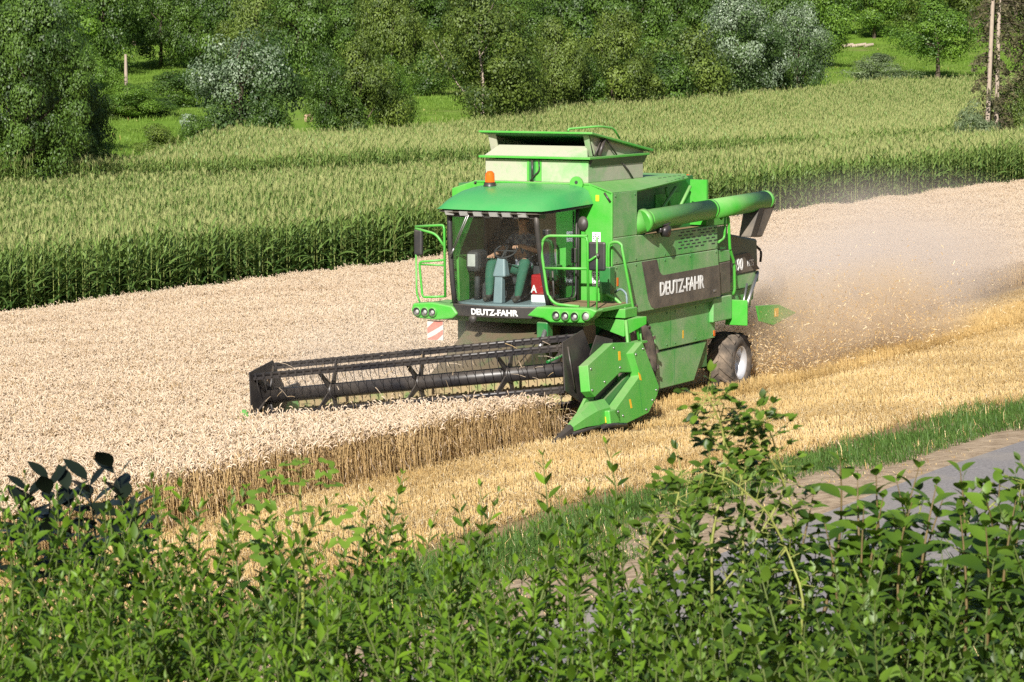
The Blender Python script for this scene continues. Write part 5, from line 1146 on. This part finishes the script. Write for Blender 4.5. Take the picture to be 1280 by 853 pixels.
def shoot(Lv, r, base, tip, n_pair, leafL, ang=0.9, bend=0.04, opposite=True, stem_r=0.0035, taper=True, start=0.0, base_t=0.45):
    """a leafy stem from base to tip with pairs of leaves turning a quarter each node"""
    base, tip = np.array(base, float), np.array(tip, float); ax = tip - base; Ls = np.linalg.norm(ax); ax /= Ls
    u = np.cross(ax, [0.3, 0.9, 0.1]); u /= np.linalg.norm(u); v = np.cross(ax, u); bd = r.normal(0, bend, 2) * Ls
    def pos(f): return base + ax * Ls * f + (u * bd[0] + v * bd[1]) * math.sin(f * math.pi)
    Lv.stem.add(ring_tube(np.array([pos(f) for f in np.linspace(0, 1, 6)]), stem_r * np.array([1.2, 1, 0.9, 0.75, 0.55, 0.25]), 5), 0.5)
    ph = r.uniform(0, 6.28)
    for k in range(n_pair):
        f = start + (1 - start) * (k + 0.7) / n_pair; q = pos(f); size = leafL * r.uniform(0.75, 1.2) * ((1 - 0.62 * max(0, (f - 0.72) / 0.28) ** 1.3) if taper else 1)
        for s in ((0, math.pi) if opposite else (0,)):
            a = ph + k * (math.pi / 2 if opposite else 2.4) + s + r.normal(0, 0.25); e = ang * r.uniform(0.75, 1.15) * (1 - 0.45 * max(0, f - 0.7) / 0.3)
            rad = u * math.cos(a) + v * math.sin(a); d = ax * math.cos(e) + rad * math.sin(e); n = ax * math.sin(e) - rad * math.cos(e) + np.array([-0.10, -0.28, 0.45]) + r.normal(0, 0.24, 3)
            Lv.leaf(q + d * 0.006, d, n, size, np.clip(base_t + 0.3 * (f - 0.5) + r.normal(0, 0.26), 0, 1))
PXW = lambda px, D: (px - CX) / FOC * D
ZT = lambda px: np.interp(px, [-150, 0, 200, 400, 560, 640, 820, 900, 1000, 1100, 1280, 1430], [-1.31, -1.34, -1.37, -1.395, -1.43, -1.44, -1.42, -1.39, -1.37, -1.345, -1.30, -1.28])
def topz(X, D): return float(ZT(CX + X / D * FOC))
def shrub_obj(name, loc, Lv, tpl, mat, stem_mat, label, group=None):
    e = empty(name, loc); tag(e, label, 'shrub', group)
    off = np.array(loc)
    for src in (Lv.P,): src[:] = [p - off for p in src]
    Lv.stem.V = [v - off for v in Lv.stem.V]
    link('foliage', Lv.mesh('foliage', TPL[tpl], mat), e); link('stem', Lv.stem.mesh('stem', [stem_mat], True), e); return e
# five bushes of small-leaved hedge, grown into each other
LAB = 'small-leaved bright green hedge bush with upright leafy shoots in front of the stubble'
for b_, (pa, pb) in enumerate(((-420, 120), (120, 370), (370, 600), (600, 830), (830, 1090), (1090, 1700))):
    r = np.random.default_rng(800 + b_); Lv = Leaves()
    for D in np.arange(6.15, 8.6, 0.098):
        for px in np.arange(pa, pb, 0.098 / D * FOC):
            d = D + r.uniform(-0.05, 0.05); X = PXW(px + r.uniform(-22, 22), d); zt = topz(X, d) + r.normal(-0.05, 0.06) - (0.22 if r.random() < 0.36 else 0) + 0.10 * max(0, r.normal(0.0, 0.7))
            if px > 1000 and d > 7.3: zt -= 0.08
            h = r.uniform(0.42, 0.6); lean = r.normal(0, 0.07, 2)
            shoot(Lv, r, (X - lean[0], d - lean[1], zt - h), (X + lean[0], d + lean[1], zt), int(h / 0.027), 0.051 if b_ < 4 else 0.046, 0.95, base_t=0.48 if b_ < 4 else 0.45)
    for k in range(26):                                                    # old wood inside
        X = PXW(r.uniform(pa, pb), 7.4); d = r.uniform(6.4, 8.4); z0 = gz(X, d); Lv.stem.add(ring_tube(np.array([(X, d, z0), (X + r.normal(0, .05), d, -2.1), (X + r.normal(0, .1), d + r.normal(0, .1), -1.7)]), [0.014, 0.009, 0.005], 5), 0.5)
    if b_ == 1: tall = [(185, 578, 8.5), (225, 590, 8.5), (130, 600, 8.3), (345, 650, 8.4), (40, 640, 8.2)]
    elif b_ == 2: tall = [(465, 612, 8.5), (505, 650, 8.4), (568, 622, 8.5), (590, 655, 8.3), (430, 660, 8.4), (545, 640, 8.5)]
    elif b_ == 3: tall = [(600, 605, 8.6), (625, 612, 8.5), (678, 566, 8.6), (756, 552, 8.6), (700, 622, 8.5), (735, 600, 8.5), (650, 640, 8.4), (780, 630, 8.5)]
    elif b_ == 0: tall = [(12, 610, 8.4), (62, 625, 8.4), (100, 628, 8.3)]
    elif b_ == 4: tall = [(835, 560, 8.6), (868, 600, 8.4), (960, 640, 8.5)]
    else: tall = [(1130, 640, 8.3), (1215, 610, 8.4), (1268, 590, 8.4)]
    for px, py, D in tall:
        tip = at(px, py, D); h = r.uniform(0.5, 0.62); lx = r.normal(0, 0.05)
        shoot(Lv, r, (tip[0] - lx, tip[1], tip[2] - h), tip, int(h / 0.045), 0.058, 0.9, bend=0.07, start=0.1)
    c = at((pa + pb) / 2, 700, 7.4)
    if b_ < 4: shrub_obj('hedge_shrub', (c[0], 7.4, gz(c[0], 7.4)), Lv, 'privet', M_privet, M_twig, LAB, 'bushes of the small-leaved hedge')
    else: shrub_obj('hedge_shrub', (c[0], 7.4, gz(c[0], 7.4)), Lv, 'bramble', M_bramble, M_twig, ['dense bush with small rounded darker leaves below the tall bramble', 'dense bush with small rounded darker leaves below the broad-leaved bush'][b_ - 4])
# broad-leaved bush on the right
r = np.random.default_rng(860); Lv = Leaves()
for px, py, D in ((1050, 572, 8.3), (1072, 596, 8.1), (1105, 618, 8.0), (1150, 580, 8.2), (1172, 600, 7.9), (1018, 612, 8.4), (1130, 655, 7.7), (1200, 640, 7.8), (1250, 600, 8.1), (1270, 625, 7.8), 
                  (1030, 650, 8.0), (990, 640, 8.3), (1140, 628, 7.9), (1120, 598, 8.2), (1200, 585, 8.3), (1230, 615, 8.0), (1095, 590, 8.3), (1180, 620, 8.1), (1285, 588, 8.2), (1232, 655, 7.6), (1080, 632, 8.0)):
    tip = at(px, py, D); h = r.uniform(0.35, 0.5); lx, ly = r.normal(0, 0.06, 2)
    shoot(Lv, r, (tip[0] - lx, tip[1] - ly, tip[2] - h), tip, 8, 0.088, 1.1, start=0.1, stem_r=0.005, base_t=0.42)
c = at(1140, 700, 7.8); shrub_obj('dogwood_shrub', (c[0], 7.8, gz(c[0], 7.8)), Lv, 'dogwood', M_dogwood, M_redstem, 'broad-leaved bush with large veined leaves in front of the grey track')
# bush on the left, its shade put into the near-black leaf colour
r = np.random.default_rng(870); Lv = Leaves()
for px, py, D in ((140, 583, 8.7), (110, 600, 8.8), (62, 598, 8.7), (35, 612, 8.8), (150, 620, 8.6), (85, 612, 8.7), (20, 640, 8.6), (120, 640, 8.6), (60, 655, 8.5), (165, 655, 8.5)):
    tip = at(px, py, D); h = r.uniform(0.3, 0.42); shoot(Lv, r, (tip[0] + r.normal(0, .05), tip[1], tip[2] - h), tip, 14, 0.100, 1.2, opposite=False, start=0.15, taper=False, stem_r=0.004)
c = at(95, 700, 8.7); shrub_obj('shaded_shrub', (c[0], 8.7, gz(c[0], 8.7)), Lv, 'shadeleaf', M_shadeleaf, M_shadeleaf, 'shaded bush, its large leaves coloured blackish for the shade, against the pale wheat')
# bramble with long yellow-green canes
r = np.random.default_rng(880); Lv = Leaves(); c = at(930, 700, 8.0); BASE = np.array([c[0], 8.0, gz(c[0], 8.0)])
for path in (((885, 690), (905, 600), (905, 540), (888, 500), (882, 492)), ((960, 720), (1000, 660), (975, 590), (940, 545), (925, 520)), ((868, 770), (930, 700), (985, 610), (960, 530), (945, 525)), ((1010, 760), (985, 690), (960, 640), (915, 600), (880, 590)),
             ((1180, 760), (1195, 700), (1230, 640), (1262, 612), (1290, 600)), ((800, 700), (840, 650), (850, 610), (852, 590)), ((1075, 770), (1085, 720), (1110, 670), (1150, 640)), ((930, 600), (912, 560), (900, 530), (905, 505))):
    D = r.uniform(7.7, 8.3); P = np.vstack([[BASE], [at(px, py, D + r.normal(0, 0.05)) for px, py in path]]); tt = np.linspace(0, len(P) - 1, 22); Q = np.stack([np.interp(tt, range(len(P)), P[:, i]) for i in range(3)], 1)
    Q[1:-1] = (Q[:-2] + 2 * Q[1:-1] + Q[2:]) / 4; Lv.stem.add(ring_tube(Q, np.linspace(0.0045, 0.0015, 22), 6), 0.5)
    for k in np.repeat(np.arange(5, 22), 2):
        d0 = Q[k] - Q[k - 1]; d0 /= np.linalg.norm(d0); a = r.uniform(0, 6.28)
        sd = np.cross(d0, [0, 1.0, 0.2]) * (1 if k % 2 else -1) + r.normal(0, 0.4, 3); sd /= np.linalg.norm(sd); st = Q[k] + sd * 0.035
        Lv.stem.add(ring_tube(np.array([Q[k], st, st + sd * 0.03]), [0.0015, 0.0012, 0.001], 4), 0.5)
        for j in range(5):
            b2 = (j - 2) * 0.75; dd = sd * math.cos(b2) + np.cross(sd, [0, 0.2, 1.0]) * math.sin(b2) + r.normal(0, 0.15, 3); Lv.leaf(st + sd * (0.03 if abs(j - 2) < 2 else 0.008), dd, np.array([0.0, -0.5, 0.8]) + r.normal(0, 0.3, 3), 0.043 * r.uniform(0.7, 1.2) * (1 - 0.3 * k / 22), np.clip(r.normal(0.5, 0.25), 0, 1))
c = at(930, 700, 8.0); shrub_obj('bramble', (c[0], 8.0, gz(c[0], 8.0)), Lv, 'bramble', M_bramble, M_cane, 'tall bramble with arching yellow-green canes reaching up in front of the stubble')
# mallow-like weed with lobed leaves on a yellow and red stem
r = np.random.default_rng(890); Lv = Leaves(); P = np.array([at(377, py, 7.9) for py in (800, 740, 680, 620, 574)]); P[:, 0] += r.normal(0, 0.005, 5)
Lv.stem.add(ring_tube(P, [0.006, 0.0055, 0.005, 0.004, 0.002], 6), 0.5)
for k, (py, dx, L) in enumerate(((578, -0.02, 0.06), (584, 0.035, 0.075), (592, -0.05, 0.075), (604, 0.06, 0.07), (622, -0.07, 0.09), (640, 0.075, 0.095), (655, -0.09, 0.10), (668, 0.09, 0.10), (690, -0.06, 0.09), (575, 0.0, 0.05), (600, -0.01, 0.07), (635, 0.0, 0.08))):
    q = at(377, py, 7.9); e_ = q + np.array([dx, -0.03, 0.012]); Lv.stem.add(ring_tube(np.array([q, (q + e_) / 2 + [0, 0, .008], e_]), [0.0022, 0.0018, 0.0014], 4), 0.5)
    Lv.leaf(e_, np.array([dx, r.normal(-0.05, 0.03), -0.01]), np.array([0, -0.45, 0.9]) + r.normal(0, 0.2, 3), L, np.clip(r.normal(0.65, 0.15), 0, 1))
shrub_obj('mallow_plant', (P[0][0], 7.9, gz(P[0][0], 7.9)), Lv, 'mallow', M_mallow, M_cane, 'single tall weed with lobed leaves and yellowish stem rising above the hedge', None)
# ------------------------------------------------------------------ dust, chaff and flying straw round the working machine
def dust_mat(name, col, dens, scale, lo, hi):
    t = NT(name); tc = t.add('ShaderNodeTexCoord'); vm = t.add('ShaderNodeVectorMath', operation='LENGTH'); t.link(tc.outputs['Object'], vm.inputs[0])
    fall = t.math('SUBTRACT', 1.0, vm.outputs['Value'], True); fall = t.math('POWER', fall, 1.25)
    g = t.add('ShaderNodeNewGeometry'); n = t.noise(scale, 4, 0.6, vec=g.outputs['Position']); mr = t.add('ShaderNodeMapRange'); mr.inputs[1].default_value = lo; mr.inputs[2].default_value = hi; t.link(n.outputs[0], mr.inputs[0])
    v = t.add('ShaderNodeVolumePrincipled'); v.inputs['Color'].default_value = (*col, 1); v.inputs['Anisotropy'].default_value = 0.0
    t.link(t.math('MULTIPLY', t.math('MULTIPLY', fall, mr.outputs[0]), dens), v.inputs['Density']); t.link(v.outputs[0], t.out.inputs['Volume']); return t.m
def blob(name, c, half, mat, rz=None):
    bm = bmesh.new(); bmesh.ops.create_icosphere(bm, subdivisions=3, radius=1.0); me = bpy.data.meshes.new(name); bm.to_mesh(me); bm.free(); me.materials.append(mat)
    o = link(name, me); X, Y = mach(c[0], c[1]); o.location = (X, Y, O[2] + c[2]); o.scale = half; o.rotation_euler = (0, 0, ROTZ if rz is None else rz); o['kind'] = 'stuff'; return o
D_pale = dust_mat('drifting_dust', (0.90, 0.80, 0.72), 0.31, 0.30, 0.33, 0.72)
D_brown = dust_mat('chaff_dust', (0.89, 0.72, 0.52), 3.0, 1.05, 0.42, 0.66)
blob('dust_cloud', (-13.5, -0.8, 0.9), (9.0, 3.4, 1.9), D_pale)
blob('dust_cloud', (-24.0, -3.5, 1.2), (10.0, 5.0, 2.2), D_pale)
D_low = dust_mat('low_dust', (0.90, 0.80, 0.71), 0.95, 0.4, 0.28, 0.70)
blob('dust_cloud', (-20.5, -2.6, 0.7), (12.0, 2.6, 1.5), D_low)
blob('dust_cloud', (-7.3, 0.6, 0.85), (3.6, 1.8, 1.35), D_brown)
blob('dust_cloud', (-12.5, 0.7, 0.75), (4.6, 1.9, 1.25), D_brown)
D_front = dust_mat('header_dust', (0.92, 0.83, 0.74), 0.60, 0.7, 0.30, 0.72)
blob('dust_cloud', (3.7, -1.7, 1.0), (2.3, 2.8, 1.4), D_front)
M_chaff = tint_mat('chaff', [(0, (0.40, 0.22, 0.06)), (0.5, (0.66, 0.45, 0.18)), (1, (0.86, 0.72, 0.50))], 0.8, 0.2)
r = np.random.default_rng(950); n = 22000
f = r.uniform(0, 1, n) ** 1.6; x = -4.9 - 9.0 * f; y = 0.7 + r.normal(0, 0.55 + 0.75 * f, n); z = np.abs(r.normal(0, 1, n)) * (0.50 + 0.25 * f) * np.where(f < 0.15, 0.9, 1.0) + 0.02
swirl = 0.22 * np.sin(x * 2.1 + y) ; z = z + np.clip(swirl, 0, 1)
gx_, gy_ = mach(x, y); P = np.stack([gx_, gy_, ground(gx_, gy_) + z], 1)
d = r.normal(0, 1, (n, 3)); d /= np.linalg.norm(d, axis=1)[:, None]; s = np.cross(d, r.normal(0, 1, (n, 3))); s /= np.linalg.norm(s, axis=1)[:, None]
L = r.gamma(1.6, 0.009, n)[:, None] + 0.006; W = r.uniform(0.003, 0.007, n)[:, None]
V = np.stack([P - d * L - s * W, P - d * L + s * W, P + d * L + s * W, P + d * L - s * W], 1).reshape(-1, 3)
tag(link('flying_chaff', np_mesh('flying_chaff', V, np.arange(4 * n).reshape(-1, 4), [M_chaff], None, np.repeat(r.uniform(0, 1, n), 4))), 'spray of straw bits and chaff thrown out behind the harvester', None, None, 'stuff')
# straw caught on the reel and lying on the header
A = Acc(); hm = Matrix.Translation(Vector(O) + Vector((0, 0, 0.06))) @ Matrix.Rotation(ROTZ, 4, 'Z') @ Matrix.Rotation(ROLL, 4, 'X')
for k in range(1800):
    y = r.uniform(HEADER_Y0 + .1, HEADER_Y1 - .1); xx = r.uniform(4.2, 5.6); zz = 0.12 + abs(r.normal(0, 0.16)) + 0.35 * max(0, 1 - abs(xx - 4.68) / 0.35) if r.random() < 0.97 else r.uniform(0.9, 1.55)
    if zz > 0.8: xx = RX + RR * math.cos(R(125 if k % 2 else 53)) + r.normal(0, .05)
    c0 = np.array([xx, y, zz]); dd = r.normal(0, 1, 3); dd /= np.linalg.norm(dd); l_ = r.uniform(0.08, 0.28)
    pts_ = [np.array(hm @ Vector(c0 + dd * l_ * q + np.array([0, 0, -0.25 * l_ * q * q]))) for q in (-0.5, 0, 0.5)]
    A.add(ring_tube(np.array(pts_), [0.003, 0.004, 0.006], 3), r.uniform(0.3, 1))
tag(link('loose_straw', A.mesh('loose_straw', [M_wheat])), 'cut wheat straw lying in the header and caught on the reel', None, None, 'stuff')
# ------------------------------------------------------------------ camera, sun and sky
cam = bpy.data.cameras.new('Camera'); co = bpy.data.objects.new('Camera', cam); C.objects.link(co)
cam.sensor_width = 36.0; cam.lens = FOC / 1280.0 * 36.0; cam.clip_start = 0.5; cam.clip_end = 9000
co.location = (0, 0, 0); co.rotation_euler = (math.pi / 2 - PITCH, 0, 0)
cam.dof.use_dof = True; cam.dof.focus_distance = 47.0; cam.dof.aperture_fstop = 20.0
sc = bpy.context.scene; sc.camera = co
SUN_EL = R(31); sdir = 0.952 * FX + 0.305 * FY                       # horizontally towards the sun: ahead of the machine, to its left
az = math.atan2(sdir[0], sdir[1])
w = bpy.data.worlds.new('World'); sc.world = w; w.use_nodes = True; wn = w.node_tree.nodes
bg = wn.get('Background') or wn.new('ShaderNodeBackground')
sky = wn.new('ShaderNodeTexSky'); sky.sky_type = 'NISHITA'; sky.sun_disc = False; sky.sun_elevation = SUN_EL; sky.sun_rotation = az
sky.air_density = 1.0; sky.dust_density = 1.0; sky.ozone_density = 1.0
w.node_tree.links.new(sky.outputs[0], bg.inputs[0]); bg.inputs[1].default_value = 0.052
sl = bpy.data.lights.new('Sun', 'SUN'); sl.energy = 5.0; sl.angle = R(0.53); sl.color = (1.0, 0.955, 0.89)
so = bpy.data.objects.new('Sun', sl); C.objects.link(so)
d = Vector((sdir[0] * math.cos(SUN_EL), sdir[1] * math.cos(SUN_EL), math.sin(SUN_EL))).normalized()
so.rotation_euler = d.to_track_quat('Z', 'Y').to_euler(); so.location = d * 100
sc.view_settings.view_transform = 'Standard'; sc.view_settings.look = 'None'; sc.view_settings.exposure = 0.62; sc.view_settings.gamma = 1.0
sc.view_settings.use_curve_mapping = False
sc.render.engine = 'CYCLES'; sc.cycles.use_denoising = False
sc.cycles.max_bounces = 7; sc.cycles.diffuse_bounces = 3; sc.cycles.glossy_bounces = 3; sc.cycles.transmission_bounces = 4; sc.cycles.transparent_max_bounces = 12
sc.cycles.volume_bounces = 2; sc.cycles.volume_step_rate = 2.0; sc.cycles.caustics_reflective = False; sc.cycles.caustics_refractive = False
sc.cycles.sample_clamp_indirect = 6.0
